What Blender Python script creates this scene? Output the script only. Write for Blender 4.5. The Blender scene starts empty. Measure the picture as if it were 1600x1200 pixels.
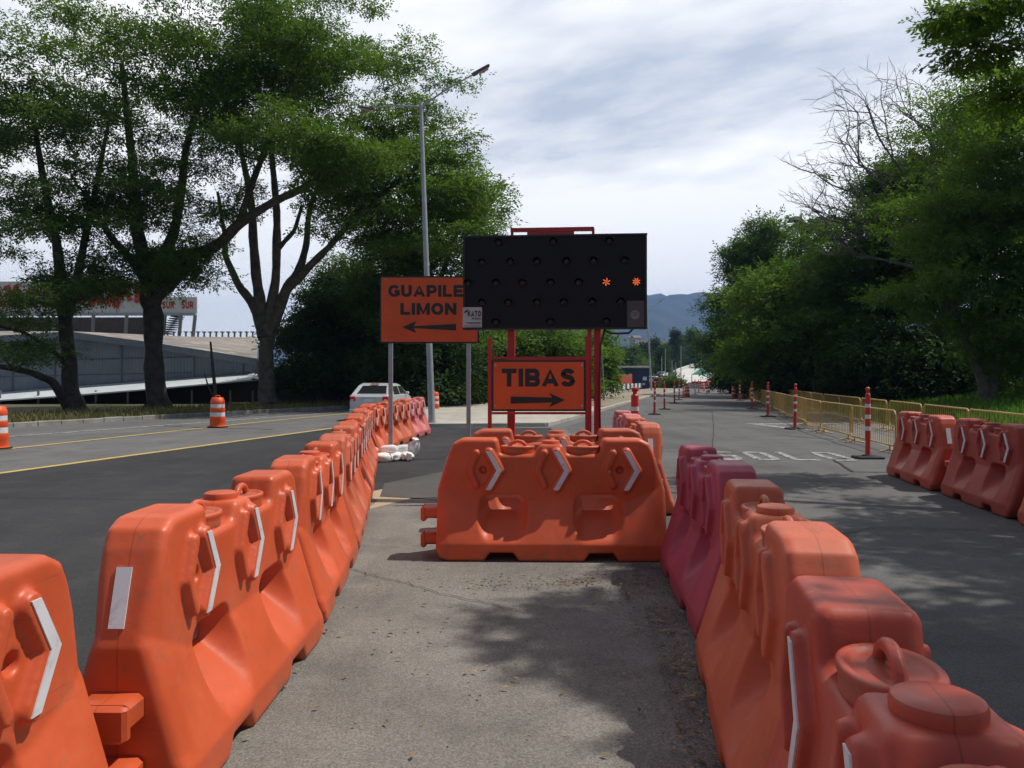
import bpy, math, random
import numpy as np
from mathutils import Vector, Matrix

sc = bpy.context.scene
col = sc.collection
R = math.radians
rng = np.random.default_rng(7)
random.seed(7)

# ------------------------------------------------------------------ camera
F = 1250.0; CX = 800.0; HY = 590.0; CH = 1.586
cam = bpy.data.cameras.new('camera'); camo = bpy.data.objects.new('camera', cam); col.objects.link(camo)
camo.location = (0, 0, CH); camo.rotation_euler = (R(90), 0, 0)
cam.sensor_width = 36; cam.lens = 36 * F / 1600
cam.shift_y = -10 / 1600.0
cam.clip_start = 0.05; cam.clip_end = 12000
sc.camera = camo

# ------------------------------------------------------------------ light
SUN = Vector((0.57, 0.10, 1.0)).normalized()
elev = math.asin(SUN.z); az = math.atan2(SUN.x, SUN.y)
w = bpy.data.worlds.new('World'); sc.world = w; w.use_nodes = True
nt = w.node_tree; nt.nodes.clear()
def N(nt, t, **k):
    n = nt.nodes.new(t)
    for a, b in k.items(): setattr(n, a, b)
    return n
def mth(nt, op, a, b=None, clamp=False):
    n = nt.nodes.new('ShaderNodeMath'); n.operation = op; n.use_clamp = clamp
    for i, v in enumerate((a, b)):
        if v is None: continue
        if isinstance(v, (int, float)): n.inputs[i].default_value = v
        else: nt.links.new(v, n.inputs[i])
    return n.outputs[0]
def mixc(nt, f, a, b, mode='MIX'):
    n = nt.nodes.new('ShaderNodeMix'); n.data_type = 'RGBA'; n.blend_type = mode
    for i, v in ((0, f), (6, a), (7, b)):
        if isinstance(v, (int, float)): n.inputs[i].default_value = v
        elif isinstance(v, tuple): n.inputs[i].default_value = v if len(v) == 4 else (*v, 1)
        else: nt.links.new(v, n.inputs[i])
    return n.outputs[2]
def ramp(nt, f, stops):
    n = nt.nodes.new('ShaderNodeValToRGB'); nt.links.new(f, n.inputs[0])
    el = n.color_ramp.elements
    while len(el) < len(stops): el.new(0.5)
    for e, (p, c) in zip(el, stops):
        e.position = p; e.color = (c, c, c, 1) if isinstance(c, (int, float)) else (*c, 1)
    return n.outputs[0]
sky = N(nt, 'ShaderNodeTexSky', sky_type='NISHITA', sun_disc=False)
sky.sun_elevation = elev; sky.sun_rotation = az; sky.air_density = 1.0; sky.dust_density = 1.0; sky.altitude = 1100
tc = N(nt, 'ShaderNodeTexCoord'); sx = N(nt, 'ShaderNodeSeparateXYZ'); nt.links.new(tc.outputs['Generated'], sx.inputs[0])
zz = mth(nt, 'ADD', mth(nt, 'MAXIMUM', sx.outputs[2], 0.0), 0.16)
u = mth(nt, 'DIVIDE', sx.outputs[0], zz); v = mth(nt, 'DIVIDE', sx.outputs[1], zz)
cb = N(nt, 'ShaderNodeCombineXYZ'); nt.links.new(mth(nt, 'ADD', mth(nt, 'MULTIPLY', u, 0.85), mth(nt, 'MULTIPLY', v, 0.5)), cb.inputs[0])
nt.links.new(mth(nt, 'MULTIPLY', v, 0.9), cb.inputs[1])
no = N(nt, 'ShaderNodeTexNoise'); no.inputs['Scale'].default_value = 0.85; no.inputs['Detail'].default_value = 7
no.inputs['Roughness'].default_value = 0.5; no.inputs['Distortion'].default_value = 0.25
nt.links.new(cb.outputs[0], no.inputs['Vector'])
fine = N(nt, 'ShaderNodeTexNoise'); fine.inputs['Scale'].default_value = 4.0; fine.inputs['Detail'].default_value = 6
fine.inputs['Roughness'].default_value = 0.55
nt.links.new(cb.outputs[0], fine.inputs['Vector'])
cl = mth(nt, 'ADD', mth(nt, 'MULTIPLY', no.outputs[0], 0.72), mth(nt, 'MULTIPLY', fine.outputs[0], 0.28))
low = mth(nt, 'MULTIPLY', mth(nt, 'SUBTRACT', 0.32, sx.outputs[2]), 0.55)
clm = ramp(nt, mth(nt, 'ADD', cl, mth(nt, 'MAXIMUM', low, 0.0)), [(0.36, 0.30), (0.45, 0.70), (0.54, 1.0)])
front = ramp(nt, mth(nt, 'ADD', mth(nt, 'MULTIPLY', sx.outputs[1], 0.5), 0.5), [(0.62, 0.10), (0.86, 1.0)])
cmask = mth(nt, 'MULTIPLY', clm, front)
skyc = mixc(nt, 1.0, sky.outputs[0], (0.062, 0.060, 0.060), 'MULTIPLY')
skyc = mixc(nt, mth(nt, 'MULTIPLY', front, 0.6), skyc, (0.56, 0.72, 1.0))
c = mixc(nt, cmask, skyc, (1.58, 1.57, 1.55))
bg = N(nt, 'ShaderNodeBackground'); nt.links.new(c, bg.inputs[0]); bg.inputs[1].default_value = 1.0
wo = N(nt, 'ShaderNodeOutputWorld'); nt.links.new(bg.outputs[0], wo.inputs[0])
try: w.cycles.sampling_method = 'MANUAL'; w.cycles.sample_map_resolution = 512
except Exception: pass

sl = bpy.data.lights.new('sun', 'SUN'); sl.energy = 5.0; sl.angle = R(0.5); sl.color = (1.0, 0.95, 0.87)
so = bpy.data.objects.new('sun', sl); col.objects.link(so)
so.rotation_euler = (-SUN).to_track_quat('-Z', 'Y').to_euler(); so.location = (20, 8, 45)

sc.view_settings.view_transform = 'Standard'; sc.view_settings.look = 'None'
sc.view_settings.gamma = 1; sc.view_settings.exposure = -0.30
sc.render.engine = 'CYCLES'
try:
    sc.cycles.max_bounces = 6; sc.cycles.volume_bounces = 0; sc.cycles.transparent_max_bounces = 8
except Exception: pass

# ------------------------------------------------------------------ helpers
def P(px, py, z):            # photo pixel at a distance -> a point of the place
    return Vector(((px - CX) / F * z, z, CH - (py - HY) / F * z))
def G(px, py):               # point of the level ground
    z = CH * F / (py - HY)
    return ((px - CX) / F * z, z)

def material(name, base=(0.5, 0.5, 0.5), rough=0.6, metal=0.0, var=0.12, scale=3.0, bump=0.0, bscale=60.0, spec=0.5, dirt=None, emit=None, coat=0.0):
    m = bpy.data.materials.new(name); m.use_nodes = True; t = m.node_tree
    b = t.nodes['Principled BSDF']
    b.inputs['Roughness'].default_value = rough; b.inputs['Metallic'].default_value = metal
    b.inputs['Specular IOR Level'].default_value = spec
    b.inputs['Coat Weight'].default_value = coat
    tcn = N(t, 'ShaderNodeTexCoord')
    n1 = N(t, 'ShaderNodeTexNoise'); n1.inputs['Scale'].default_value = scale; n1.inputs['Detail'].default_value = 5
    t.links.new(tcn.outputs['Object'], n1.inputs['Vector'])
    lo = tuple(c * (1 - var) for c in base); hi = tuple(min(1, c * (1 + var)) for c in base)
    cc = mixc(t, ramp(t, n1.outputs[0], [(0.3, 0.0), (0.7, 1.0)]), lo, hi)
    if dirt:
        n2 = N(t, 'ShaderNodeTexNoise'); n2.inputs['Scale'].default_value = scale * 2.3; n2.inputs['Detail'].default_value = 8
        n2.inputs['Roughness'].default_value = 0.7
        t.links.new(tcn.outputs['Object'], n2.inputs['Vector'])
        cc = mixc(t, ramp(t, n2.outputs[0], [(0.52, 0.0), (0.75, dirt[1])]), cc, dirt[0])
    t.links.new(cc, b.inputs['Base Color'])
    if bump:
        n3 = N(t, 'ShaderNodeTexNoise'); n3.inputs['Scale'].default_value = bscale; n3.inputs['Detail'].default_value = 4
        t.links.new(tcn.outputs['Object'], n3.inputs['Vector'])
        bp = N(t, 'ShaderNodeBump'); bp.inputs['Strength'].default_value = bump; bp.inputs['Distance'].default_value = 0.01
        t.links.new(n3.outputs[0], bp.inputs['Height']); t.links.new(bp.outputs[0], b.inputs['Normal'])
    if emit:
        b.inputs['Emission Color'].default_value = (*emit[0], 1); b.inputs['Emission Strength'].default_value = emit[1]
    return m

def asphalt(name, c1, c2, grit=0.35, worn=None, sc1=0.35):
    m = bpy.data.materials.new(name); m.use_nodes = True; t = m.node_tree
    b = t.nodes['Principled BSDF']; b.inputs['Roughness'].default_value = 0.9; b.inputs['Specular IOR Level'].default_value = 0.25
    g = N(t, 'ShaderNodeNewGeometry')
    def noise(s, d=5, r=0.6, vec=None):
        n = N(t, 'ShaderNodeTexNoise'); n.inputs['Scale'].default_value = s; n.inputs['Detail'].default_value = d
        n.inputs['Roughness'].default_value = r; t.links.new(vec or g.outputs['Position'], n.inputs['Vector']); return n.outputs[0]
    big = ramp(t, noise(sc1, 6, 0.62), [(0.34, 0.0), (0.66, 1.0)])
    cc = mixc(t, big, c1, c2)
    # streaks worn along the driving direction
    mp = N(t, 'ShaderNodeMapping'); mp.inputs['Rotation'].default_value = (0, 0, R(12)); mp.inputs['Scale'].default_value = (1.6, 0.07, 1)
    t.links.new(g.outputs['Position'], mp.inputs[0])
    st = ramp(t, noise(1.1, 5, 0.6, mp.outputs[0]), [(0.38, 0.0), (0.68, 1.0)])
    cc = mixc(t, mth(t, 'MULTIPLY', st, 0.28), cc, tuple(x * 1.35 for x in c2))
    sp = ramp(t, noise(95, 2, 0.8), [(0.36, 1.0 - grit), (0.64, 1.0 + grit)])
    cc = mixc(t, 1.0, cc, sp, 'MULTIPLY')
    vo = N(t, 'ShaderNodeTexVoronoi'); vo.inputs['Scale'].default_value = 42; t.links.new(g.outputs['Position'], vo.inputs['Vector'])
    cc = mixc(t, mth(t, 'MULTIPLY', ramp(t, vo.outputs['Distance'], [(0.08, 1.0), (0.2, 0.0)]), grit * 0.8), cc, tuple(min(1, x * 2.1) for x in c2))
    stn = ramp(t, noise(1.3, 9, 0.74), [(0.52, 0.0), (0.70, 0.65)])
    cc = mixc(t, stn, cc, worn or tuple(x * 0.6 for x in c1))
    t.links.new(cc, b.inputs['Base Color'])
    bp = N(t, 'ShaderNodeBump'); bp.inputs['Strength'].default_value = 0.55; bp.inputs['Distance'].default_value = 0.012
    t.links.new(mth(t, 'ADD', noise(70, 3, 0.7), mth(t, 'MULTIPLY', noise(6, 4), 1.5)), bp.inputs['Height']); t.links.new(bp.outputs[0], b.inputs['Normal'])
    return m

def leafmat(name, a, b_, trans=0.35):
    m = bpy.data.materials.new(name); m.use_nodes = True; t = m.node_tree
    b = t.nodes['Principled BSDF']; b.inputs['Roughness'].default_value = 0.65; b.inputs['Specular IOR Level'].default_value = 0.18
    at = N(t, 'ShaderNodeAttribute'); at.attribute_name = 'tint'
    cc = mixc(t, at.outputs['Fac'], a, b_)
    t.links.new(cc, b.inputs['Base Color'])
    tr = N(t, 'ShaderNodeBsdfTranslucent'); t.links.new(mixc(t, 1.0, cc, (1.25, 1.5, 0.5), 'MULTIPLY'), tr.inputs[0])
    mx = N(t, 'ShaderNodeMixShader'); mx.inputs[0].default_value = trans
    t.links.new(b.outputs[0], mx.inputs[1]); t.links.new(tr.outputs[0], mx.inputs[2])
    t.links.new(mx.outputs[0], t.nodes['Material Output'].inputs[0])
    return m

def link(name, me, parent=None):
    o = bpy.data.objects.new(name, me); col.objects.link(o)
    if parent is not None: o.parent = parent
    return o
def tag(o, label=None, cat=None, group=None, kind=None):
    if label: o['label'] = label
    if cat: o['category'] = cat
    if group: o['group'] = group
    if kind: o['kind'] = kind
    return o
def empty(name, loc, rz=0.0, label=None, cat=None, group=None, tilt=(0, 0)):
    o = bpy.data.objects.new(name, None); col.objects.link(o); o.location = loc; o.rotation_euler = (tilt[0], tilt[1], rz)
    o.empty_display_size = 0.2
    return tag(o, label, cat, group)
KIDS = {}
def kids(o):
    return [c for c in bpy.data.objects if c.parent == o]
def dup(root, loc, rz, label, group=None, mats=None, tilt=(0, 0), scale=None, skip=()):
    r = root.copy(); col.objects.link(r); r.location = loc; r.rotation_euler = (tilt[0], tilt[1], rz)
    if scale: r.scale = scale
    r['label'] = label
    if group: r['group'] = group
    def rec(src, dst):
        for ch in KIDS.setdefault(src.name, kids(src)):
            if ch.name.split('.')[0] in skip: continue
            c = ch.copy(); col.objects.link(c); c.parent = dst
            if mats and c.type == 'MESH' and c.data.materials:
                m0 = c.data.materials[0]
                if m0.name in mats:
                    c.material_slots[0].link = 'OBJECT'; c.material_slots[0].material = mats[m0.name]
            rec(ch, c)
    rec(root, r)
    return r

class MB:
    def __init__(s): s.v = []; s.f = []
    def add(s, vs, fs):
        n = len(s.v); s.v += [tuple(p) for p in vs]; s.f += [tuple(i + n for i in f) for f in fs]; return s
    def box(s, c, d, rz=0, rx=0, ry=0, bev=0.0, taper=1.0):
        hx, hy, hz = d[0] / 2, d[1] / 2, d[2] / 2
        M = Matrix.Rotation(rz, 3, 'Z') @ Matrix.Rotation(ry, 3, 'Y') @ Matrix.Rotation(rx, 3, 'X')
        c = Vector(c)
        if bev <= 0:
            vs = [Vector((x * hx * (taper if z > 0 else 1), y * hy * (taper if z > 0 else 1), z * hz)) for z in (-1, 1) for x, y in ((-1, -1), (1, -1), (1, 1), (-1, 1))]
            fs = [(3, 2, 1, 0), (4, 5, 6, 7), (0, 1, 5, 4), (1, 2, 6, 5), (2, 3, 7, 6), (3, 0, 4, 7)]
        else:
            b = min(bev, hx * .9, hy * .9, hz * .9); vs = []; fs = []
            rings = [(-hz, b), (-hz + b, 0), (hz - b, 0), (hz, b)]
            for z, i in rings:
                k = taper if z > 0 else 1
                X, Y = (hx - i) * k, (hy - i) * k
                for x, y in ((-X + b, -Y), (X - b, -Y), (X, -Y + b), (X, Y - b), (X - b, Y), (-X + b, Y), (-X, Y - b), (-X, -Y + b)):
                    vs.append(Vector((x, y, z)))
            for r in range(3):
                for k in range(8): fs.append((r * 8 + k, r * 8 + (k + 1) % 8, r * 8 + 8 + (k + 1) % 8, r * 8 + 8 + k))
            fs.append(tuple(range(7, -1, -1))); fs.append(tuple(range(24, 32)))
        return s.add([c + M @ p for p in vs], fs)
    def tube(s, pts, rad, n=8, caps=True):
        pts = [Vector(p) for p in pts]
        if not hasattr(rad, '__len__'): rad = [rad] * len(pts)
        vs = []; fs = []; up = None
        for i, p in enumerate(pts):
            d = (pts[min(i + 1, len(pts) - 1)] - pts[max(i - 1, 0)]).normalized()
            if up is None:
                up = Vector((0, 0, 1)) if abs(d.z) < 0.9 else Vector((1, 0, 0))
            a = (up - d * up.dot(d)).normalized(); b = d.cross(a); up = a
            for k in range(n):
                t = 2 * math.pi * k / n
                vs.append(p + (a * math.cos(t) + b * math.sin(t)) * rad[i])
        for i in range(len(pts) - 1):
            for k in range(n):
                fs.append((i * n + k, i * n + (k + 1) % n, (i + 1) * n + (k + 1) % n, (i + 1) * n + k))
        if caps:
            fs.append(tuple(range(n - 1, -1, -1))); fs.append(tuple((len(pts) - 1) * n + k for k in range(n)))
        return s.add(vs, fs)
    def lathe(s, prof, n=20, c=(0, 0, 0)):
        vs = []; fs = []; c = Vector(c)
        for r, z in prof:
            for k in range(n):
                t = 2 * math.pi * k / n; vs.append(c + Vector((r * math.cos(t), r * math.sin(t), z)))
        for i in range(len(prof) - 1):
            for k in range(n): fs.append((i * n + k, i * n + (k + 1) % n, (i + 1) * n + (k + 1) % n, (i + 1) * n + k))
        fs.append(tuple(range(n - 1, -1, -1))); fs.append(tuple((len(prof) - 1) * n + k for k in range(n)))
        return s.add(vs, fs)
    def prism(s, poly, z0, z1):      # poly in xy
        n = len(poly); vs = [(x, y, z0) for x, y in poly] + [(x, y, z1) for x, y in poly]
        fs = [tuple(range(n - 1, -1, -1)), tuple(range(n, 2 * n))] + [(i, (i + 1) % n, n + (i + 1) % n, n + i) for i in range(n)]
        return s.add(vs, fs)
    def prismy(s, poly, y0, y1):     # poly in xz, thickness along y
        n = len(poly); vs = [(x, y0, z) for x, z in poly] + [(x, y1, z) for x, z in poly]
        fs = [tuple(range(n)), tuple(range(2 * n - 1, n - 1, -1))] + [((i + 1) % n, i, n + i, n + (i + 1) % n) for i in range(n)]
        return s.add(vs, fs)
    def sheet(s, pts3): return s.add(pts3, [tuple(range(len(pts3)))])
    def build(s, name, mat, parent=None, smooth=False, fix=True):
        me = bpy.data.meshes.new(name); me.from_pydata(s.v, [], s.f); me.materials.append(mat)
        if fix:
            import bmesh
            b = bmesh.new(); b.from_mesh(me); bmesh.ops.recalc_face_normals(b, faces=b.faces[:]); b.to_mesh(me); b.free()
        if smooth:
            me.shade_smooth()
            try: me.set_sharp_from_angle(angle=R(40))
            except Exception: pass
        me.update()
        return link(name, me, parent)

def np_mesh(name, V, Q, mat, parent=None, smooth=True, tint=None):
    me = bpy.data.meshes.new(name)
    V = np.asarray(V, np.float32); Q = np.asarray(Q, np.int32)
    me.vertices.add(len(V)); me.vertices.foreach_set('co', V.ravel())
    nf, k = Q.shape
    me.loops.add(nf * k); me.loops.foreach_set('vertex_index', Q.ravel())
    me.polygons.add(nf); me.polygons.foreach_set('loop_start', np.arange(0, nf * k, k, dtype=np.int32))
    try: me.polygons.foreach_set('loop_total', np.full(nf, k, np.int32))
    except Exception: pass
    me.update(calc_edges=True)
    if tint is not None:
        a = me.attributes.new('tint', 'FLOAT', 'FACE'); a.data.foreach_set('value', np.asarray(tint, np.float32))
    if smooth: me.polygons.foreach_set('use_smooth', np.ones(nf, bool))
    me.materials.append(mat)
    return link(name, me, parent)

# --- moulded shapes: a solid given by a function, meshed with surface nets
def surface_nets(Fv, org, h):
    nx, ny, nz = Fv.shape; ins = Fv < 0
    cnt = np.zeros((nx - 1, ny - 1, nz - 1), np.int8)
    cor = [(a, b, c) for a in (0, 1) for b in (0, 1) for c in (0, 1)]
    for a, b, c in cor: cnt += ins[a:nx - 1 + a, b:ny - 1 + b, c:nz - 1 + c]
    act = (cnt > 0) & (cnt < 8); idx = np.argwhere(act)
    idm = -np.ones(act.shape, np.int64); idm[act] = np.arange(len(idx))
    S = np.zeros((len(idx), 3)); C = np.zeros(len(idx))
    for i, p in enumerate(cor):
        for j, q in enumerate(cor):
            if j > i and sum(abs(a - b) for a, b in zip(p, q)) == 1:
                A = Fv[idx[:, 0] + p[0], idx[:, 1] + p[1], idx[:, 2] + p[2]]; B = Fv[idx[:, 0] + q[0], idx[:, 1] + q[1], idx[:, 2] + q[2]]
                m = (A < 0) != (B < 0); t = np.where(m, A / np.where(m, A - B, 1), 0)
                pt = np.array(p)[None] + t[:, None] * (np.array(q) - np.array(p))[None]
                S += pt * m[:, None]; C += m
    V = (idx + S / C[:, None]) * h + np.array(org)
    quads = []
    for ax in range(3):
        sl0 = [slice(1, -1)] * 3; sl1 = [slice(1, -1)] * 3
        sl0[ax] = slice(0, -1); sl1[ax] = slice(1, None)
        a = ins[tuple(sl0)]; b = ins[tuple(sl1)]
        o1, o2 = [(1, 2), (2, 0), (0, 1)][ax]
        for m, flip in ((a & ~b, False), (~a & b, True)):
            e = np.argwhere(m); off = np.array([1, 1, 1]); off[ax] = 0; e = e + off
            q = []
            for d1, d2 in ((1, 1), (0, 1), (0, 0), (1, 0)):
                c_ = e.copy(); c_[:, o1] -= d1; c_[:, o2] -= d2; q.append(idm[c_[:, 0], c_[:, 1], c_[:, 2]])
            q = np.stack(q, 1)
            quads.append(q[:, ::-1] if flip else q)
    return V, np.concatenate(quads)
def poly_sdf(x, z, poly):
    d = np.full(x.shape, 1e9); s = np.ones(x.shape)
    n = len(poly)
    for i in range(n):
        ax, az_ = poly[i]; bx, bz = poly[i - 1]
        ex, ez = bx - ax, bz - az_; wx, wz = x - ax, z - az_
        t = np.clip((wx * ex + wz * ez) / (ex * ex + ez * ez), 0, 1)
        d = np.minimum(d, (wx - ex * t) ** 2 + (wz - ez * t) ** 2)
        c1 = z >= az_; c2 = z < bz; c3 = ex * wz > ez * wx
        s = np.where((c1 & c2 & c3) | (~c1 & ~c2 & ~c3), -s, s)
    return s * np.sqrt(d)
def rmax(a, b, r):
    return np.minimum(np.maximum(a + r, b + r), 0) + np.hypot(np.maximum(a + r, 0), np.maximum(b + r, 0)) - r
def smin(a, b, k):
    h = np.clip(0.5 + 0.5 * (b - a) / k, 0, 1); return b * (1 - h) + a * h - k * h * (1 - h)
def segd(x, z, pts):
    d = np.full(np.broadcast(x, z).shape, 1e9)
    for (ax, az_), (bx, bz) in zip(pts[:-1], pts[1:]):
        ex, ez = bx - ax, bz - az_; t = np.clip(((x - ax) * ex + (z - az_) * ez) / (ex * ex + ez * ez), 0, 1)
        d = np.minimum(d, np.hypot(x - ax - ex * t, z - az_ - ez * t))
    return d
def grid(lo, hi, h):
    ax = [np.arange(lo[i], hi[i] + h, h) for i in range(3)]
    return np.meshgrid(*ax, indexing='ij')

def text_mesh(s, size, offset=0.0, depth=0.002, align='CENTER', sx=1.0):
    c = bpy.data.curves.new('lettering', 'FONT'); c.body = s; c.size = size; c.align_x = align; c.offset = offset; c.extrude = depth
    o = bpy.data.objects.new('lettering', c); col.objects.link(o)
    dg = bpy.context.evaluated_depsgraph_get(); dg.update()
    me = bpy.data.meshes.new_from_object(o.evaluated_get(dg)); bpy.data.objects.remove(o); bpy.data.curves.remove(c)
    me.transform(Matrix.Diagonal((sx, 1, 1, 1)))
    return me
def lettering(name, s, size, loc, mat, parent, offset=0.0, rx=R(90), rz=0, sx=1.0, depth=0.002):
    me = text_mesh(s, size, offset, depth, sx=sx); me.materials.clear(); me.materials.append(mat); me.name = name
    o = link(name, me, parent); o.location = loc; o.rotation_euler = (rx, 0, rz); return o
ORD = 'first second third fourth fifth sixth seventh eighth ninth tenth eleventh twelfth thirteenth fourteenth fifteenth sixteenth seventeenth eighteenth nineteenth twentieth'.split()

# ------------------------------------------------------------------ materials
def plastic(name, base, rough=0.42, spec=0.45, fade=0.35):
    m = bpy.data.materials.new(name); m.use_nodes = True; t = m.node_tree; b = t.nodes['Principled BSDF']; b.inputs['Specular IOR Level'].default_value = spec
    tcn = N(t, 'ShaderNodeTexCoord'); oi = N(t, 'ShaderNodeObjectInfo')
    off = N(t, 'ShaderNodeVectorMath', operation='ADD'); cbx = N(t, 'ShaderNodeCombineXYZ')
    for i in range(3): t.links.new(mth(t, 'MULTIPLY', oi.outputs['Random'], (37.0, 53.0, 71.0)[i]), cbx.inputs[i])
    t.links.new(tcn.outputs['Object'], off.inputs[0]); t.links.new(cbx.outputs[0], off.inputs[1]); vec = off.outputs[0]
    def noise(s, d=5, r=.6, scl=None):
        v_ = vec
        if scl:
            mp = N(t, 'ShaderNodeMapping'); mp.inputs['Scale'].default_value = scl; mp.inputs['Rotation'].default_value = (0, R(20), 0); t.links.new(vec, mp.inputs[0]); v_ = mp.outputs[0]
        n = N(t, 'ShaderNodeTexNoise'); n.inputs['Scale'].default_value = s; n.inputs['Detail'].default_value = d; n.inputs['Roughness'].default_value = r; t.links.new(v_, n.inputs['Vector']); return n.outputs[0]
    lo = tuple(c * .84 for c in base); hi = tuple(min(1, c * 1.14 + .012) for c in base)
    cc = mixc(t, ramp(t, noise(1.6, 4), [(.3, 0.), (.7, 1.)]), lo, hi)
    cc = mixc(t, ramp(t, noise(3.2, 7, .7), [(.55, 0.), (.75, fade)]), cc, (base[0] * .9 + .05, base[1] * 1.7 + .03, base[2] * 2.2 + .03))
    # scuffs: long thin pale and dark strokes
    sc_ = ramp(t, noise(7, 6, .7, (.35, 1, 6)), [(.63, 0.), (.70, .5)]); cc = mixc(t, sc_, cc, (base[0] * .55, base[1] * .6 + .012, base[2] * .8 + .012))
    sp_ = ramp(t, noise(9, 5, .7, (5, 1, .4)), [(.66, 0.), (.72, .4)]); cc = mixc(t, sp_, cc, (.62, .34, .26))
    # mud splashes and grime blotches
    gr = ramp(t, noise(13, 8, .8), [(.60, 0.), (.70, .6)]); cc = mixc(t, gr, cc, (.20, .10, .06))
    sx_ = N(t, 'ShaderNodeSeparateXYZ'); t.links.new(tcn.outputs['Object'], sx_.inputs[0])
    mud = mth(t, 'ADD', noise(8, 8, .75), mth(t, 'MULTIPLY', mth(t, 'SUBTRACT', .16, sx_.outputs[2]), .9, True))
    mud = ramp(t, mud, [(.56, 0.), (.70, .5)]); cc = mixc(t, mud, cc, (.21, .13, .085))
    seam = mth(t, 'LESS_THAN', mth(t, 'ABSOLUTE', sx_.outputs[1]), .0022)
    cc = mixc(t, mth(t, 'MULTIPLY', seam, .45), cc, tuple(c * .35 for c in base))
    t.links.new(cc, b.inputs['Base Color'])
    t.links.new(mth(t, 'ADD', mth(t, 'MULTIPLY', noise(5, 6, .7), .35), rough - .16), b.inputs['Roughness'])
    bp = N(t, 'ShaderNodeBump'); bp.inputs['Strength'].default_value = .12; bp.inputs['Distance'].default_value = .01
    t.links.new(mth(t, 'ADD', noise(26, 3), mth(t, 'ADD', mth(t, 'MULTIPLY', noise(4, 3), 3.0), mth(t, 'MULTIPLY', sc_, -.6))), bp.inputs['Height']); t.links.new(bp.outputs[0], b.inputs['Normal'])
    return m
ORANGE = plastic('orange_plastic', (0.62, 0.098, 0.028), .42, fade=.25)
ORANGE2 = plastic('orange_plastic_faded', (0.54, 0.11, 0.045), .5, .4, .5)
ORANGE3 = plastic('orange_plastic_red', (0.47, 0.062, 0.030), .46)
BROWNISH = plastic('orange_plastic_dull', (0.38, 0.062, 0.04), .55, .3)
PINK = plastic('pink_plastic', (0.42, 0.05, 0.085), .5)
PALEPINK = plastic('pale_pink_plastic', (0.58, 0.15, 0.14), .5)
WHITE = material('reflective_white', (0.70, 0.71, 0.74), 0.45, var=0.08, scale=6, dirt=((0.36, 0.31, 0.29), 0.7))
DRUMO = material('drum_orange', (0.80, 0.10, 0.02), 0.4, var=0.08)
RED = material('red_paint', (0.50, 0.020, 0.018), 0.4, var=0.15, dirt=((0.25, 0.03, 0.02), 0.5))
SIGNO = material('sign_orange', (0.80, 0.10, 0.014), 0.45, var=0.12, scale=1.5, dirt=((0.5, 0.10, 0.03), 0.4))
BLACK = material('black_paint', (0.012, 0.011, 0.013), 0.35, var=0.2)
BOARD = material('board_black', (0.007, 0.006, 0.009), 0.5, var=0.25, scale=2, spec=.3, dirt=((0.013, 0.012, 0.015), 0.4))
STEEL = material('galvanised_steel', (0.42, 0.43, 0.44), 0.45, metal=0.4, var=0.12, scale=6, dirt=((0.25, 0.24, 0.23), 0.4))
RUBBER = material('black_rubber', (0.02, 0.02, 0.02), 0.8, var=0.2)
YELLOWM = material('yellow_metal', (0.52, 0.33, 0.09), 0.5, var=0.15, dirt=((0.35, 0.2, 0.06), 0.5))
BARK = material('bark', (0.060, 0.048, 0.038), 0.95, var=0.45, scale=3, bump=0.8, bscale=9, dirt=((0.13, 0.125, 0.10), 0.6))
BARK2 = material('pale_bark', (0.12, 0.105, 0.085), 0.95, var=0.4, scale=3, bump=0.6, bscale=9)
BAG = material('sandbag_cloth', (0.80, 0.80, 0.78), 0.8, var=0.08, scale=8, bump=0.25, bscale=60, dirt=((0.5, 0.46, 0.40), 0.4))
CARP = material('white_car_paint', (0.55, 0.57, 0.58), 0.25, var=0.03, coat=0.6)
GLASS = material('dark_glass', (0.02, 0.022, 0.025), 0.08, var=0.1, spec=0.8)
TAIL = material('red_tail_lens', (0.55, 0.01, 0.03), 0.2, var=0.1)
CHROME = material('chrome_trim', (0.6, 0.6, 0.62), 0.2, metal=0.9, var=0.05)
GREYP = material('grey_plastic', (0.16, 0.155, 0.16), 0.6, var=0.1)
# ------------------------------------------------------------------ the setting
A_GREY = asphalt('asphalt_grey', (0.115, 0.113, 0.109), (0.165, 0.162, 0.156), 0.3)
A_RIGHT = asphalt('asphalt_right_lane', (0.088, 0.086, 0.084), (0.135, 0.131, 0.127), 0.28)
A_DARK = asphalt('asphalt_fresh', (0.028, 0.028, 0.030), (0.048, 0.048, 0.049), 0.34, worn=(0.075, 0.073, 0.07))
A_OLD = asphalt('asphalt_old', (0.135, 0.128, 0.115), (0.225, 0.212, 0.187), 0.34, worn=(0.088, 0.083, 0.075), sc1=0.8)
A_PATCH = asphalt('asphalt_patch', (0.07, 0.068, 0.064), (0.095, 0.092, 0.086), 0.4, worn=(0.14, 0.13, 0.115))
CONC = asphalt('concrete', (0.36, 0.335, 0.28), (0.47, 0.44, 0.38), 0.22, worn=(0.24, 0.22, 0.18))
DIRT = asphalt('dirt', (0.20, 0.165, 0.12), (0.30, 0.255, 0.19), 0.3, worn=(0.12, 0.11, 0.07))
SAND = asphalt('sand', (0.36, 0.29, 0.19), (0.44, 0.36, 0.25), 0.4)
EARTH = asphalt('earth', (0.055, 0.055, 0.028), (0.10, 0.088, 0.055), 0.4, worn=(0.045, 0.07, 0.02))

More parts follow.
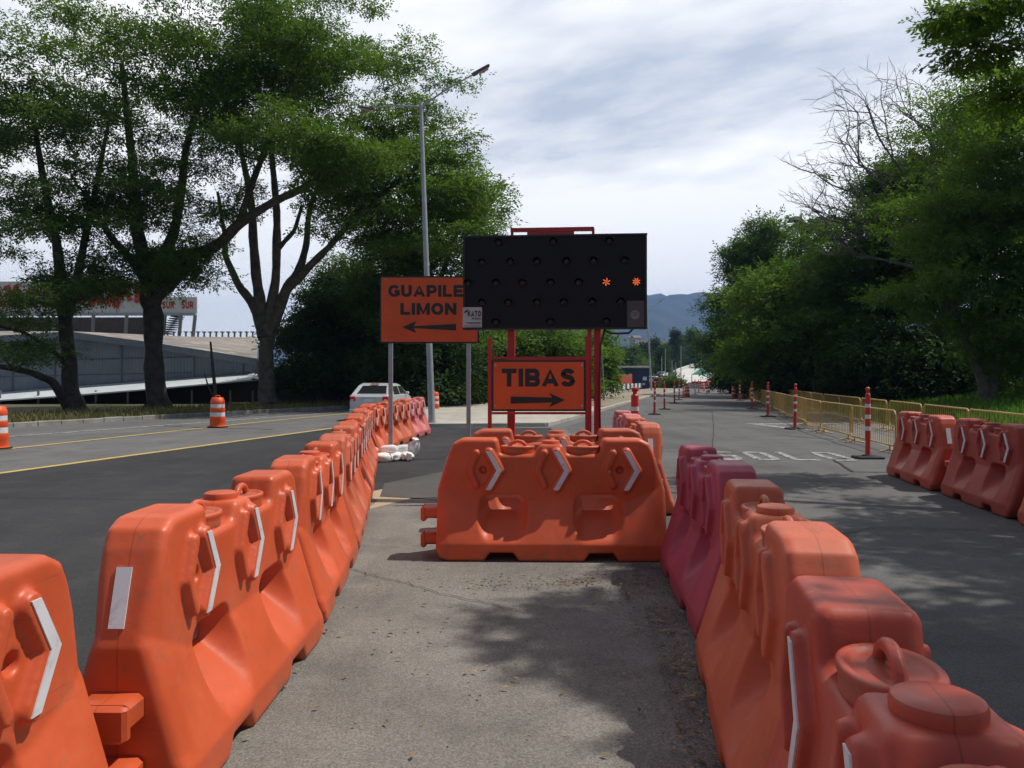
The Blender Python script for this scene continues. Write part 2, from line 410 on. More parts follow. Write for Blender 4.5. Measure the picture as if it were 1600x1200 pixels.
def sheet(name, pts, z, mat, kind='structure'):
    m = MB(); m.add([(x, y, z) for x, y in pts], [tuple(range(len(pts)))])
    import bmesh
    o = m.build(name, mat, fix=False); tag(o, kind=kind); return o
def line_sheet(name, pts, width, z, mat):
    m = MB(); vs = []
    for i, (x, y) in enumerate(pts):
        a = pts[max(i - 1, 0)]; b = pts[min(i + 1, len(pts) - 1)]
        d = Vector((b[0] - a[0], b[1] - a[1])).normalized(); n = Vector((d.y, -d.x)) * width / 2
        vs += [(x - n.x, y - n.y, z), (x + n.x, y + n.y, z)]
    m.add(vs, [(2 * i, 2 * i + 1, 2 * i + 3, 2 * i + 2) for i in range(len(pts) - 1)])
    return tag(m.build(name, mat, fix=False), kind='structure')
def road_paint(name, colr, wear=0.45, under=(0.12, 0.12, 0.115)):
    m = bpy.data.materials.new(name); m.use_nodes = True; t = m.node_tree; b = t.nodes['Principled BSDF']; b.inputs['Roughness'].default_value = 0.8
    g = N(t, 'ShaderNodeNewGeometry'); n = N(t, 'ShaderNodeTexNoise'); n.inputs['Scale'].default_value = 7; n.inputs['Detail'].default_value = 9; n.inputs['Roughness'].default_value = 0.75
    t.links.new(g.outputs['Position'], n.inputs['Vector'])
    t.links.new(mixc(t, ramp(t, n.outputs[0], [(wear, 0.0), (wear + 0.16, 1.0)]), under, colr), b.inputs['Base Color']); return m
YPAINT = road_paint('yellow_road_paint', (0.60, 0.42, 0.10), 0.33)
WPAINT = road_paint('white_road_paint', (0.62, 0.62, 0.60), 0.40)
WPAINT2 = road_paint('worn_white_road_paint', (0.50, 0.50, 0.48), 0.46, (0.14, 0.137, 0.132))

CURB = [(-24, 4), (-18.8, 19), (-15.9, 25.4), (-12.6, 33), (-8.9, 40), (-5.0, 50), (3, 75), (12, 105), (19, 135)]
RIGHT_EDGE = [(4.6, -8), (5.4, 4), (6.25, 9), (7.2, 13.2), (8.5, 18), (12.0, 34), (16.6, 54), (24, 86), (33, 125)]
def lerp_path(path, y):
    for (x0, y0), (x1, y1) in zip(path[:-1], path[1:]):
        if y <= y1: return x0 + (x1 - x0) * (y - y0) / (y1 - y0)
    return path[-1][0]
# ground: one sheet out to the horizon
gx = np.concatenate([-np.geomspace(6000, 40, 14), np.linspace(-30, 30, 31), np.geomspace(40, 6000, 14)])
gy = np.concatenate([[-300, -60, -20], np.linspace(-10, 120, 66), np.geomspace(130, 6500, 20)])
XX, YY = np.meshgrid(gx, gy, indexing='ij'); ZZ = np.full(XX.shape, -0.05)
V = np.stack([XX, YY, ZZ], -1).reshape(-1, 3); ny = len(gy)
Q = [(i * ny + j, (i + 1) * ny + j, (i + 1) * ny + j + 1, i * ny + j + 1) for i in range(len(gx) - 1) for j in range(ny - 1)]
tag(np_mesh('ground', V, Q, EARTH), kind='structure')
sheet('road_surface', CURB + [(31, 125)][::-1] + RIGHT_EDGE[::-1][1:] + [(-24, -8)], 0.0, A_GREY)
LROW = [(-1.56, 1.67), (-1.42, 3.90), (-1.53, 6.05), (-1.78, 8.22), (-2.08, 10.38), (-2.41, 12.55), (-2.74, 14.75), (-2.88, 17.0), (-2.80, 19.25), (-2.66, 21.4)]
sheet('fresh_asphalt', [(-30, 1.2), (-8.46, 13.2), (-5.5, 25.2), (-3.4, 25.6), (1.2, 25.2), (1.62, 17), (1.62, 11.9), (-1.1, 11.4), (-2.0, 11.0), (-1.7, 8.0), (-1.5, 4), (-1.5, -8), (-30, -8)], 0.004, A_DARK)
sheet('old_lane', [(-1.5, -8), (-1.5, 4), (-1.7, 8.0), (-2.0, 11.0), (-1.1, 11.4), (1.62, 11.9), (1.5, 6), (1.2, 3), (0.85, 0), (0.6, -8)], 0.004, A_OLD)
sheet('right_lane', [(0.6, -8), (0.85, 0), (1.2, 3), (1.5, 6), (1.62, 11.9), (1.62, 17), (1.7, 25.2), (4.6, 39), (11.2, 66), (24.5, 110)] + RIGHT_EDGE[::-1][1:], 0.004, A_RIGHT)
sheet('sand_strip', [(-2.0, 11.0), (-1.55, 11.9), (-0.6, 13.3), (0.1, 13.1), (-0.3, 12.2), (-1.1, 10.9), (-1.75, 9.5), (-1.72, 10.2)], 0.008, SAND)
sheet('worn_shadow_edge', [(0.66, -3), (0.70, 2.0), (0.76, 3.9), (0.90, 5.4), (1.0, 6.6), (1.14, 8.2), (1.30, 11.3), (1.6, 11.3), (1.58, 6), (1.3, 3), (0.95, 0), (0.9, -3)], 0.008, asphalt('asphalt_crumbled_shaded', (0.11, 0.10, 0.095), (0.18, 0.165, 0.145), 0.6, worn=(0.05, 0.045, 0.04), sc1=2.5))  # crumbly pavement, its dark tone also painting in the right barrier row's shadow
sheet('patch', [(-1.9, 11.9), (-1.75, 10.6), (-0.9, 10.3), (0.9, 10.5), (1.4, 11.4), (1.4, 12.9), (0.2, 13.6), (-0.9, 13.9)], 0.012, A_PATCH)
tag(line_sheet('yellow_line', [(-11.9, 12.5), (-11.2, 17.5), (-8.86, 29), (-6.6, 38), (-3.5, 50), (8, 88)][1:], 0.17, 0.010, YPAINT))
line_sheet('yellow_line', [(-15.3, 8.0), (-13.4, 12.0), (-11.2, 17.5)], 0.13, 0.0102, YPAINT)
line_sheet('yellow_line', [(-11.0, 6.5), (-8.46, 13.2), (-5.55, 25.2), (-3.5, 34)], 0.17, 0.010, YPAINT)
line_sheet('yellow_line', [(-1.95, 2.0), (-1.95, 4.2), (-2.1, 7.0), (-2.5, 10.0)], 0.12, 0.010, YPAINT)
line_sheet('white_edge_line', [(-16.2, 14.0), (-13.5, 21.3), (-10.8, 28.3), (-7.6, 37), (-3.9, 48), (4, 74)], 0.14, 0.010, WPAINT)
# concrete island and dirt strip with kerbs
sheet('island_pavement', [(-3.6, 25.6), (1.0, 26.0), (3.0, 33.5), (4.6, 40), (3.6, 44), (5.4, 60), (8, 76), (6.5, 82), (0, 62), (-4.5, 46), (-5.2, 40)], 0.11, CONC)
sheet('dirt_strip', [(4.75, 40), (11.35, 66), (24, 108), (20, 112), (8, 76), (5.4, 60), (3.6, 44)], 0.12, DIRT)
m = MB()
def kerb_run(m, pts, wd, h, seglen):
    for (x0, y0), (x1, y1) in zip(pts[:-1], pts[1:]):
        L = math.hypot(x1 - x0, y1 - y0); n = max(1, int(L / seglen)); a = math.atan2(y1 - y0, x1 - x0)
        for i in range(n):
            t = (i + .5) / n
            m.box((x0 + (x1 - x0) * t, y0 + (y1 - y0) * t, h / 2 - 0.03 + random.uniform(-.012, .012)), (L / n - 0.012, wd + random.uniform(-.01, .01), h + 0.06), rz=a + random.uniform(-.01, .01), bev=0.02)
kerb_run(m, [(-3.6, 25.5), (1.1, 25.9), (3.1, 33.4), (4.75, 40), (11.35, 66), (24, 108)], 0.16, 0.14, 1.0)
tag(m.build('island_kerb', CONC), kind='structure')
m = MB(); kerb_run(m, CURB[:7], 0.22, 0.16, 0.8); tag(m.build('left_kerb', asphalt('kerb_stone', (0.20, 0.19, 0.165), (0.34, 0.325, 0.29), 0.3, worn=(0.07, 0.07, 0.05), sc1=1.2)), kind='structure')
# verges
VERGE = asphalt('verge_soil', (0.07, 0.085, 0.03), (0.14, 0.125, 0.075), 0.4, worn=(0.05, 0.07, 0.02), sc1=0.6)
sheet('verge', CURB[:8] + [(2, 108), (-8, 75), (-20, 52), (-34, 42), (-60, 30), (-60, 4)], 0.06, VERGE)
GRASSG = asphalt('grass_soil', (0.045, 0.10, 0.018), (0.08, 0.15, 0.03), 0.4, worn=(0.04, 0.07, 0.02), sc1=0.6)
GEDGE = [(11, -8), (9.2, 6), (9.3, 13), (10.6, 19), (14.8, 36), (19.0, 54), (26, 86), (34, 125)]
def bank(o): return float(np.interp(o, [0, 1.0, 3.5, 8, 14, 70], [-.02, .03, .36, .85, 1.0, 1.3]))
m = MB(); offs = [0, 1, 2.2, 3.5, 5.5, 8, 14, 30, 70]
m.add([(x + o, y, bank(o)) for x, y in GEDGE for o in offs], [(i * 9 + k, i * 9 + k + 1, i * 9 + k + 10, i * 9 + k + 9) for i in range(7) for k in range(8)])
tag(m.build('grass_field', GRASSG, fix=False, smooth=False), kind='structure')
sheet('footway', [(4.6, -8), (5.4, 4), (6.25, 9), (7.2, 13.2), (8.5, 18), (12.0, 34), (16.6, 54), (24, 86), (33, 125), (34, 125), (26, 86), (19.0, 54), (14.8, 36), (10.6, 19), (9.3, 13), (9.2, 6), (11, -8)], -0.01, asphalt('footway_concrete', (0.15, 0.14, 0.125), (0.22, 0.205, 0.18), 0.3))

# heavy block lettering cut from sheet
def arc(cx, cy, rx, ry, a0, a1, n=10): return [(cx + rx * math.cos(R(a0 + (a1 - a0) * i / n)), cy + ry * math.sin(R(a0 + (a1 - a0) * i / n))) for i in range(n + 1)]
W0 = 0.265
GLY = {'T': (.86, [[(0, .88), (.86, .88)], [(.43, .78), (.43, 0)]]), 'I': (.25, [[(.125, 0), (.125, 1)]]),
 'B': (.84, [[(.12, 0), (.12, 1)], [(.2, .89), *arc(.5, .68, .2, .21, 90, -90), (.2, .53)], [(.2, .48), *arc(.52, .285, .2, .185, 90, -90), (.2, .10)]]),
 'A': (.96, [[(.11, 0), (.48, .93), (.85, 0)], [(.26, .30), (.70, .30)]]),
 'S': (.82, [[*arc(.41, .68, .28, .21, 15, 180, 9), *arc(.41, .70, .28, .15, 180, 250, 4), *arc(.41, .30, .28, .23, 70, 0, 4), *arc(.41, .32, .29, .21, 0, -165, 9)]]),
 'G': (.92, [[*arc(.47, .5, .35, .39, 35, 325, 18)], [(.80, .12), (.80, .45)], [(.50, .45), (.91, .45)]]),
 'U': (.84, [[(.12, 1), (.12, .40), *arc(.42, .38, .30, .27, 180, 360), (.72, .40), (.72, 1)]]),
 'P': (.80, [[(.12, 0), (.12, 1)], [(.2, .88), *arc(.46, .65, .22, .23, 90, -90), (.2, .42)]]),
 'L': (.74, [[(.12, 0), (.12, 1)], [(.2, .11), (.74, .11)]]), 'E': (.76, [[(.12, 0), (.12, 1)], [(.2, .89), (.75, .89)], [(.2, .5), (.70, .5)], [(.2, .11), (.76, .11)]]),
 'M': (1.0, [[(.12, 0), (.12, 1)], [(.88, 0), (.88, 1)], [(.15, .9), (.5, .12), (.85, .9)]]), 'N': (.86, [[(.12, 0), (.12, 1)], [(.74, 0), (.74, 1)], [(.15, .9), (.71, .1)]]),
 'O': (.92, [arc(.46, .5, .34, .39, 0, 360, 22)]), 'K': (.88, [[(.12, 0), (.12, 1)], [(.2, .42), (.72, 1)], [(.36, .56), (.76, 0)]]), 'R': (.86, [[(.12, 0), (.12, 1)], [(.2, .88), *arc(.48, .66, .20, .22, 90, -90), (.2, .44)], [(.44, .42), (.74, 0)]])}
def block_text(name, s_, x0, x1, z0, hgt, mat, parent, y=0.0, thin=1.0, depth=.002):
    tot = sum(GLY[c][0] for c in s_) + .13 * (len(s_) - 1); k = (x1 - x0) / tot; m = MB(); x = x0; j = 0
    for c in s_:
        gw, strokes = GLY[c]; w_ = W0 * thin
        for st in strokes:
            L_, R_ = [], []
            for i, p in enumerate(st):
                a = st[max(i - 1, 0)]; b = st[min(i + 1, len(st) - 1)]
                d = Vector((b[0] - a[0], b[1] - a[1])).normalized()
                if 0 < i < len(st) - 1:
                    d1 = Vector((p[0] - a[0], p[1] - a[1])).normalized(); q = 1 / max(.6, math.sqrt(max(.01, (1 + d1.dot(d) * 2 * d1.dot(d) - 1) / 2)))
                else: q = 1
                nn = Vector((-d.y, d.x)) * w_ / 2 * min(q, 1.25)
                L_.append((p[0] + nn.x, min(1, max(0, p[1] + nn.y)))); R_.append((p[0] - nn.x, min(1, max(0, p[1] - nn.y))))
            yy = y - .0004 * (j % 5); j += 1
            vs = []
            for a, b in zip(L_, R_): vs += [(x + a[0] * k, yy, z0 + a[1] * hgt), (x + b[0] * k, yy, z0 + b[1] * hgt)]
            m.add(vs, [(2 * i, 2 * i + 1, 2 * i + 3, 2 * i + 2) for i in range(len(L_) - 1)])
        x += (gw + .13) * k
    return m.build(name, mat, parent, fix=False)

# painted lane letters and arrow
def painted_letters():
    m = MB(); H = 1.75; st = 0.15; Wd = 0.50
    def bar(cx, x0, x1, y0, y1): m.add([(cx + x0, y0, 0), (cx + x1, y0, 0), (cx + x1, y1, 0), (cx + x0, y1, 0)], [(0, 1, 2, 3)])
    st2 = 0.26
    def O(cx):
        bar(cx, 0, st, st2, H - st2); bar(cx, Wd - st, Wd, st2, H - st2); bar(cx, 0.05, Wd - 0.05, 0, st2 - .002); bar(cx, 0.05, Wd - 0.05, H - st2 + .002, H)
    def L(cx): bar(cx, 0, st, st2 + .002, H); bar(cx, 0, Wd, 0, st2)
    def S(cx):
        bar(cx, 0, Wd - .03, 0, st2); bar(cx, Wd - st, Wd, st2 + .002, H / 2 - st2 / 2 - .002); bar(cx, .02, Wd - .02, H / 2 - st2 / 2, H / 2 + st2 / 2)
        bar(cx, 0, st, H / 2 + st2 / 2 + .002, H - st2 - .002); bar(cx, .03, Wd, H - st2, H)
    S(0); O(0.70); L(1.42); O(2.12)
    return m
o = painted_letters().build('lane_lettering', WPAINT2, fix=False)
o.location = (3.98, 15.35, 0.012); o.rotation_euler = (0, 0, R(-5)); tag(o, kind='structure')
m = MB()
m.add([(8.0, 27.6, 0), (8.35, 27.6, 0), (9.1, 24.0, 0), (8.62, 24.0, 0)], [(0, 3, 2, 1)])
m.add([(8.36, 27.6, 0), (11.2, 27.35, 0), (10.6, 26.9, 0), (8.5, 26.95, 0)], [(0, 3, 2, 1)])
o = m.build('lane_arrow', WPAINT2, fix=False); o.location = (0, 0, 0.012); tag(o, kind='structure')

# drain trench covers by the second post
CRK = material('crack_tar', (0.02, 0.019, 0.018), 0.9)
def crack(pts, wd, name='crack'):
    out = [];
    for (x0, y0), (x1, y1) in zip(pts[:-1], pts[1:]):
        n = 9
        for i in range(n): out.append((x0 + (x1 - x0) * i / n + random.uniform(-.02, .02), y0 + (y1 - y0) * i / n + random.uniform(-.02, .02)))
    out.append(pts[-1]); line_sheet(name, out, wd, 0.014, CRK)
crack([(-1.35, 6.6), (-0.9, 6.2), (-0.4, 5.75), (0.05, 5.4)], 0.008)
crack([(6.2, 15.4), (5.7, 13.4), (6.6, 13.3)], 0.05, 'drain_joint')
crack([(7.3, 22.0), (8.2, 20.4)], 0.06, 'drain_joint')
crack([(-11.5, 9.5), (-7.2, 10.6), (-3.4, 10.2)], .012, 'crack')
crack([(-14, 20), (-9.8, 24.0), (-7.8, 30)], .03, 'crack')
crack([(2.4, 7.5), (3.8, 8.4), (5.5, 8.2)], .012, 'crack')
crack([(3.3, 11.0), (4.4, 17.5), (6.8, 27.0), (10, 40)], .018, 'lane_joint')
#sheet('tyre_mark', [(-1.2, 3.32), (-0.2, 3.55), (0.78, 3.9), (0.8, 3.84), (-0.18, 3.47), (-1.2, 3.25)], 0.0125, A_OLD)

# ------------------------------------------------------------------ water filled barriers
BL, BH = 2.0, 1.05
def barrier_profile():
    o = [(0.10, 0.0), (0.42, 0.0), (0.47, 0.075), (0.67, 0.075), (0.72, 0.0), (1.28, 0.0), (1.33, 0.075), (1.53, 0.075), (1.58, 0.0), (1.90, 0.0), (1.97, 0.03), (2.0, 0.10), (2.0, 0.60), (1.895, 0.94), (1.86, 1.01), (1.79, 1.045), (1.75, 1.05), (1.47, 1.05), (1.45, 1.03), (1.425, 0.93), (1.40, 0.915),
         (1.16, 0.915), (1.135, 0.93), (1.10, 0.99), (1.08, 1.0), (0.92, 1.0), (0.90, 0.99), (0.865, 0.93), (0.84, 0.915), (0.575, 0.915), (0.55, 0.93), (0.53, 1.03), (0.51, 1.05), (0.25, 1.05), (0.21, 1.045), (0.14, 1.01), (0.105, 0.94), (0.0, 0.60), (0.0, 0.10), (0.03, 0.03)]
    return o
CHEV = [[(a, .925), (a + .09, .775), (a, .625)] for a in (0.455, 1.045, 1.655)]
LESS = [[(a, .925), (a - .06, .775), (a, .645)] for a in (0.345, 0.94, 1.54)]
def depth(X, Z):
    e = np.minimum(X, BL - X); zt = 0.50 + 0.15 * np.clip(1 - e / 0.32, 0, 1)
    s = np.clip((zt - Z) / (zt - 0.15), 0, 1)
    D = 0.122 + 0.143 * s
    D = D - 0.03 * np.clip(1 - e / 0.10, 0, 1) * np.clip((Z - 0.1) / 0.1, 0, 1)
    for xc in (0.58, 1.41):
        dx = np.maximum(np.abs(X - xc) - 0.11, 0); dl = np.maximum(0.475 - Z, 0); du = np.maximum(Z - 0.49, 0)
        Dp = np.sqrt((dx * 1.9) ** 2 + (dl * 1.05) ** 2 + (du * 2.3) ** 2) - 0.060
        D = smin(D, Dp, 0.018)
    for c_ in CHEV: D = D + 0.036 * np.clip((0.050 - segd(X, Z, c_)) / 0.014, 0, 1)
    for c_ in LESS: D = D + 0.036 * np.clip((0.036 - segd(X, Z, c_)) / 0.014, 0, 1)
    for xc in (0.405, 1.60): D = D - 0.045 * np.clip((0.036 - np.hypot(X - xc, Z - .775)) / 0.012, 0, 1)
    return D
h = 0.0115
X, Y, Z = grid((-0.03, -0.35, -0.03), (2.03, 0.35, 1.09), h)
X2, Z2 = X[:, 0, :], Z[:, 0, :]
out2 = poly_sdf(X2, Z2, barrier_profile())
Df = depth(X2, Z2); Db = depth(BL - X2, Z2)
Fv = rmax(out2[:, None, :] + 0 * Y, np.where(Y < 0, -Y - Df[:, None, :], Y - Db[:, None, :]) * 0.93, 0.036)
V, Q = surface_nets(Fv, (-0.03 - 1.0, -0.35, -0.03), h)
BAR = empty('water_barrier', (0, 0, 0), 0, 'x', 'barrier')
np_mesh('body', V, Q, ORANGE, BAR)
# filler cap
m = MB(); m.lathe([(0.0, -0.02), (0.078, -0.02), (0.080, 0.016), (0.076, 0.026), (0.066, 0.031), (0.03, 0.033), (0.0, 0.033)], 28, (0, 0, 1.0)); m.build('cap', ORANGE, BAR, smooth=True)
# lifting handles
X, Y, Z = grid((-0.17, -0.13, -0.05), (0.17, 0.13, 0.14), 0.008)
pad = rmax(np.hypot(X / 0.145, Y / 0.100) * 0.11 - 0.11, np.abs(Z - 0.012) - 0.034, 0.018)
lip = np.hypot(np.hypot(X / 0.135, Y / 0.095) * 0.10 - 0.10, Z - 0.046) - 0.013
arch = np.hypot(np.hypot(X / 1.25, Z - 0.035) - 0.060, Y) - 0.0165
Fh = np.minimum(smin(pad, lip, 0.012), arch)
Vh, Qh = surface_nets(Fh, (-0.17, -0.13, -0.05), 0.008)
for xc in (-0.295, 0.285):
    o = np_mesh('handle', Vh, Qh, ORANGE, BAR); o.location = (xc, 0, 0.925)
# couplers at one end, sockets at the other
for z0, z1 in ((0.115, 0.215), (0.345, 0.445)):
    m = MB(); m.box((-1.055, 0, (z0 + z1) / 2), (0.17, 0.20, z1 - z0), bev=0.018); m.box((-1.125, 0, (z0 + z1) / 2 - 0.012), (0.05, 0.21, z1 - z0 + 0.03), bev=0.014)
    m.build('coupling_lug', ORANGE, BAR, smooth=True)
def chev_poly(c_, w_):
    (x0, z0), (x1, z1), (x2, z2) = c_
    return [(x0 - w_ * .95, z0 + .018), (x0 + w_ * .75, z0 + .018), (x1 + w_ * 1.05, z1), (x2 + w_ * .75, z2 - .018), (x2 - w_ * .95, z2 - .018), (x1 - w_ * .85, z1)]
for side in (-1, 1):
    for c_ in CHEV:
        m = MB(); m.prismy([(x - 1, z) for x, z in chev_poly(c_, 0.026)], -0.1625, -0.155)
        o = m.build('reflective_chevron', WHITE, BAR)
        if side > 0: o.rotation_euler = (0, 0, math.pi)
th = math.atan2(0.105, 0.34)
for side in (-1, 1):
    m = MB(); m.box((0, 0, 0), (0.006, 0.058, 0.22)); o = m.build('reflective_strip', WHITE, BAR)
    o.location = (side * (1.0 - 0.052 + 0.003), -0.012 * side, 0.775); o.rotation_euler = (0, side * -th, 0)

MAT2 = {'orange_plastic': ORANGE2}; MAT3 = {'orange_plastic': ORANGE3}; MATP = {'orange_plastic': PINK}; MATPP = {'orange_plastic': PALEPINK}; MATB = {'orange_plastic': BROWNISH}
# left row, running away from the camera
def heading(i, row):
    a = row[max(i - 1, 0)]; b = row[min(i + 1, len(row) - 1)]; return math.atan2(b[1] - a[1], b[0] - a[0])
LEFTLAB = ['orange water barrier nearest the camera in the left row, cut off by the photo edge', 'orange barrier with white end strip, second of the left row, spanning the lower left', 'third orange barrier of the left row, past the big near pair', 'fourth orange barrier of the left row, beside the bare lane',
           'fifth orange barrier of the left row, its chevrons bunched together', 'sixth orange barrier of the left row, short of the sandbags', 'seventh orange barrier of the left row, just behind the sandbags', 'orange barrier behind the left sign post, its chevrons facing the camera',
           'ninth orange barrier of the left row, in line with the silver car', 'pale pink barrier closing the far end of the left row']
LH = [R(88), R(89.3), R(95), R(97), R(98.5), R(99), R(97), R(85), R(82), R(83)]
first = True
for i, (x, y) in enumerate(LROW):
    rz = LH[i]; mats = [None, None, None, MAT2, None, MAT2, None, None, MAT2, MATPP][i]
    if i == 0:
        BAR.location = (x, y, 0); BAR.rotation_euler = (0, 0, rz); BAR['label'] = LEFTLAB[0]; BAR['group'] = 'water filled barriers closing the lane'
    else: dup(BAR, (x, y, 0), rz + (random.uniform(-.025, .025) if i > 2 else 0), LEFTLAB[i], mats=mats, tilt=(random.uniform(-.008, .008), random.uniform(-.004, .004)) if i > 2 else (0, 0))
# right row
dup(BAR, (0.745, 1.40, 0), R(80), 'orange barrier at the lower right corner, its round filler cap uppermost', mats=MAT3)
dup(BAR, (1.145, 3.48, 0), R(81.5), 'orange barrier of the right row standing before the pink one', mats=MAT2, skip=('reflective_chevron',))
dup(BAR, (1.43, 5.72, 0), R(86), 'faded pink water barrier in the right row beside the crosswise one', mats=MATP, skip=('reflective_chevron',))
dup(BAR, (1.64, 10.15, 0), R(88), 'orange barrier seen end on behind the right end of the crosswise pair', mats=MAT2)
dup(BAR, (1.78, 12.4, 0), R(88), 'pinkish barrier seen end on at the foot of the tall orange tube', mats=MATPP)
# crosswise
dup(BAR, (0.345, 7.12, 0), R(-1.5), 'orange barrier set crosswise in the lane with three chevrons facing the camera', mats=None)
dup(BAR, (0.47, 8.42, 0), R(2.5), 'second crosswise orange barrier, mostly hidden under the board', mats=MAT2)
# far right row
for i, (x, y, lb, mm) in enumerate([(6.22, 12.05, 'reddish barrier at the far end of the right verge row, next to the yellow fence', MAT3), (5.93, 9.85, 'dull red barrier in the middle of the right verge row', MATB), (5.58, 7.65, 'orange barrier at the right photo edge, nearest of the verge row', MAT2)]):
    dup(BAR, (x, y, 0), R(81.5), lb, mats=mm)

# ------------------------------------------------------------------ arrow board
D = 10.5
o_ = P(866, 590, D); AB = empty('arrow_board', (o_.x, D, 0), R(-5), 'large black arrow board on red legs with two orange lamps lit', 'arrow board')
W_, H_ = 2.40, 1.24; zb = 2.215
m = MB(); m.box((0, 0, zb + H_ / 2), (W_, 0.09, H_), bev=0.012); m.build('panel', BOARD, AB)
m = MB()
for a, b in (((0, zb + 0.012), (W_ + .01, .024)), ((0, zb + H_ - 0.012), (W_ + .01, .024))): m.box((a[0], -0.049, a[1]), (b[0], 0.02, b[1]))
for s in (-1, 1): m.box((s * (W_ / 2 - .012), -0.049, zb + H_ / 2), (0.024, 0.019, H_ - .05))
m.build('rim', BLACK, AB)
LENSOFF = material('unlit_lamp_lens', (0.014, 0.010, 0.010), 0.35, var=0.3)
LENSON = material('lit_orange_lamp', (0.5, 0.08, 0.02), 0.3, emit=((1.0, 0.16, 0.04), 1.3))
rows = [([390, 800, 1215], 180), ([265, 480, 680, 900, 1100, 1330], 330), ([160, 370, 570, 780, 990, 1195, 1415], 490), ([265, 465, 680, 880, 1090, 1300], 640), ([370, 780, 1195], 790)]
hood = MB()
n = 14; vs = []; fs = []
for i in range(n + 1):
    t = math.pi * i / n; 
    for y, rr in ((0, 0.058), (-0.055, 0.062), (-0.055, 0.058), (0, 0.054)): vs.append((rr * math.cos(t), y, rr * math.sin(t)))
for i in range(n):
    for k in range(4): fs.append((i * 4 + k, i * 4 + (k + 1) % 4, i * 4 + 4 + (k + 1) % 4, i * 4 + 4 + k))
hood.add(vs, fs)
hoodme = None; lensme = None
for ri, (xs, yy) in enumerate(rows):
    for xi, xx in enumerate(xs):
        px = 700 + xx / 4.848; py = 340 + yy / 4.85
        lx = (px - 866.5) / 283 * W_; lz = zb + (514.5 - py) / 149 * H_
        if hoodme is None:
            o = hood.build('lamp', BLACK, AB); hoodme = o.data
            l = MB().lathe([(0, 0), (0.05, 0), (0.045, 0.012), (0.03, 0.022), (0, 0.026)], 18); lo = l.build('lens', LENSOFF, o, smooth=True); lensme = lo.data
        else:
            o = link('lamp', hoodme, AB); lo = link('lens', lensme, o)
        o.location = (lx, -0.045, lz); lo.rotation_euler = (R(90), 0, 0); lo.location = (0, -0.001, 0)
        if ri == 2 and xi >= 5:
            o['label'] = 'lit orange lamp'
            m = MB()
            for a in range(8 if xi == 6 else 6):
                t = a * math.pi / (4 if xi == 6 else 3)
                for rr in (0.020, 0.032, 0.044): m.lathe([(0, 0), (0.0068, 0), (0.006, 0.005), (0, 0.006)], 8, (rr * math.cos(t + rr * 9), rr * math.sin(t + rr * 9), 0.024 - rr * .12))
            m.lathe([(0, 0), (0.007, 0), (0, 0.006)], 8, (0, 0, 0.025))
            m.build('light_diodes', LENSON, lo)
# company plate and small plate with round emblem
m = MB(); m.box((0, 0, 0), (0.255, 0.006, 0.265)); o = m.build('maker_plate', material('plate_white', (0.50, 0.49, 0.50), 0.5), AB); o.location = (-W_ / 2 + 0.125, -0.064, zb + 0.165)
block_text('plate_text', 'KATO', -.06, .115, 0.01, .075, BLACK, o, -.0045)
lettering('plate_text', 'Señales', 0.045, (0.055, -0.0045, -0.03), BLACK, o)
m2 = MB()
for k, (z, x0, x1) in enumerate([(-.07, -.09, .11), (-.085, -.05, .11), (-.115, -.11, .11)]): m2.box(((x0 + x1) / 2, -0.0045, z), (x1 - x0, 0.002, 0.007))
m2.box((-0.075, -0.0045, 0.09), (0.06, 0.002, 0.012), ry=R(-30)); m2.box((-0.085, -0.0045, 0.07), (0.05, 0.002, 0.012), ry=R(-30))
m2.build('plate_mark', BLACK, o)
m = MB(); m.box((0, 0, 0), (0.22, 0.006, 0.34)); o = m.build('small_plate', material('plate_grey', (0.085, 0.070, 0.075), 0.5), AB); o.location = (W_ / 2 - 0.145, -0.064, zb + 0.195)
m = MB(); m.lathe([(0, 0), (0.058, 0), (0.058, 0.003), (0, 0.003)], 24); e = m.build('emblem', material('emblem_grey', (0.22, 0.21, 0.22), 0.5), o); e.location = (-0.01, -0.003, -0.01); e.rotation_euler = (R(90), 0, 0)
m = MB(); m.prismy([(-.035, .03), (.035, .03), (.03, -.005), (0, -.04), (-.03, -.005)], -0.0075, -0.0065); m.build('emblem_shield', GREYP, o).location = (-0.01, 0, -0.005)
# red frame: top handle bar, masts, sign holder
m = MB(); m.box((-0.03, 0.06, zb + H_ + 0.085), (1.10, 0.06, 0.05)); m.box((-0.56, 0.06, zb + H_ + 0.03), (0.035, 0.05, 0.12)); m.box((0.51, 0.06, zb + H_ + 0.03), (0.035, 0.05, 0.12)); m.box((-0.05, 0.06, zb + H_ + 0.025), (0.62, 0.05, 0.06))
m.build('top_bracket', RED, AB)
for x_, w__ in ((-0.575, 0.10), (0.565, 0.09)):
    m = MB(); m.box((x_, 0.10, 1.2), (w__, 0.08, 2.1), bev=.006); m.build('mast', RED, AB)
m = MB(); m.box((0.46, 0.02, 1.15), (0.055, 0.06, 2.2)); m.build('mast', RED, AB)
m = MB(); m.box((-0.07, 0.07, 1.83), (1.05, 0.05, 0.045)); m.build('crossbar', RED, AB)
m = MB(); m.box((-0.05, 0.30, 0.19), (1.9, 0.9, 0.10), bev=.01); m.box((-0.05, 0.28, 0.42), (1.0, 0.6, 0.35), bev=.02); m.build('trailer_base', RED, AB)
for s in (-1, 1):
    m = MB(); pr = [(0.0, -.08), (0.16, -.08), (0.19, -.055), (0.19, .055), (0.16, .08), (0, .08)]; m.lathe(pr, 22); o = m.build('wheel', RUBBER, AB, smooth=True); o.rotation_euler = (0, R(90), 0); o.location = (-0.05 + s * 1.05, 0.35, 0.195)
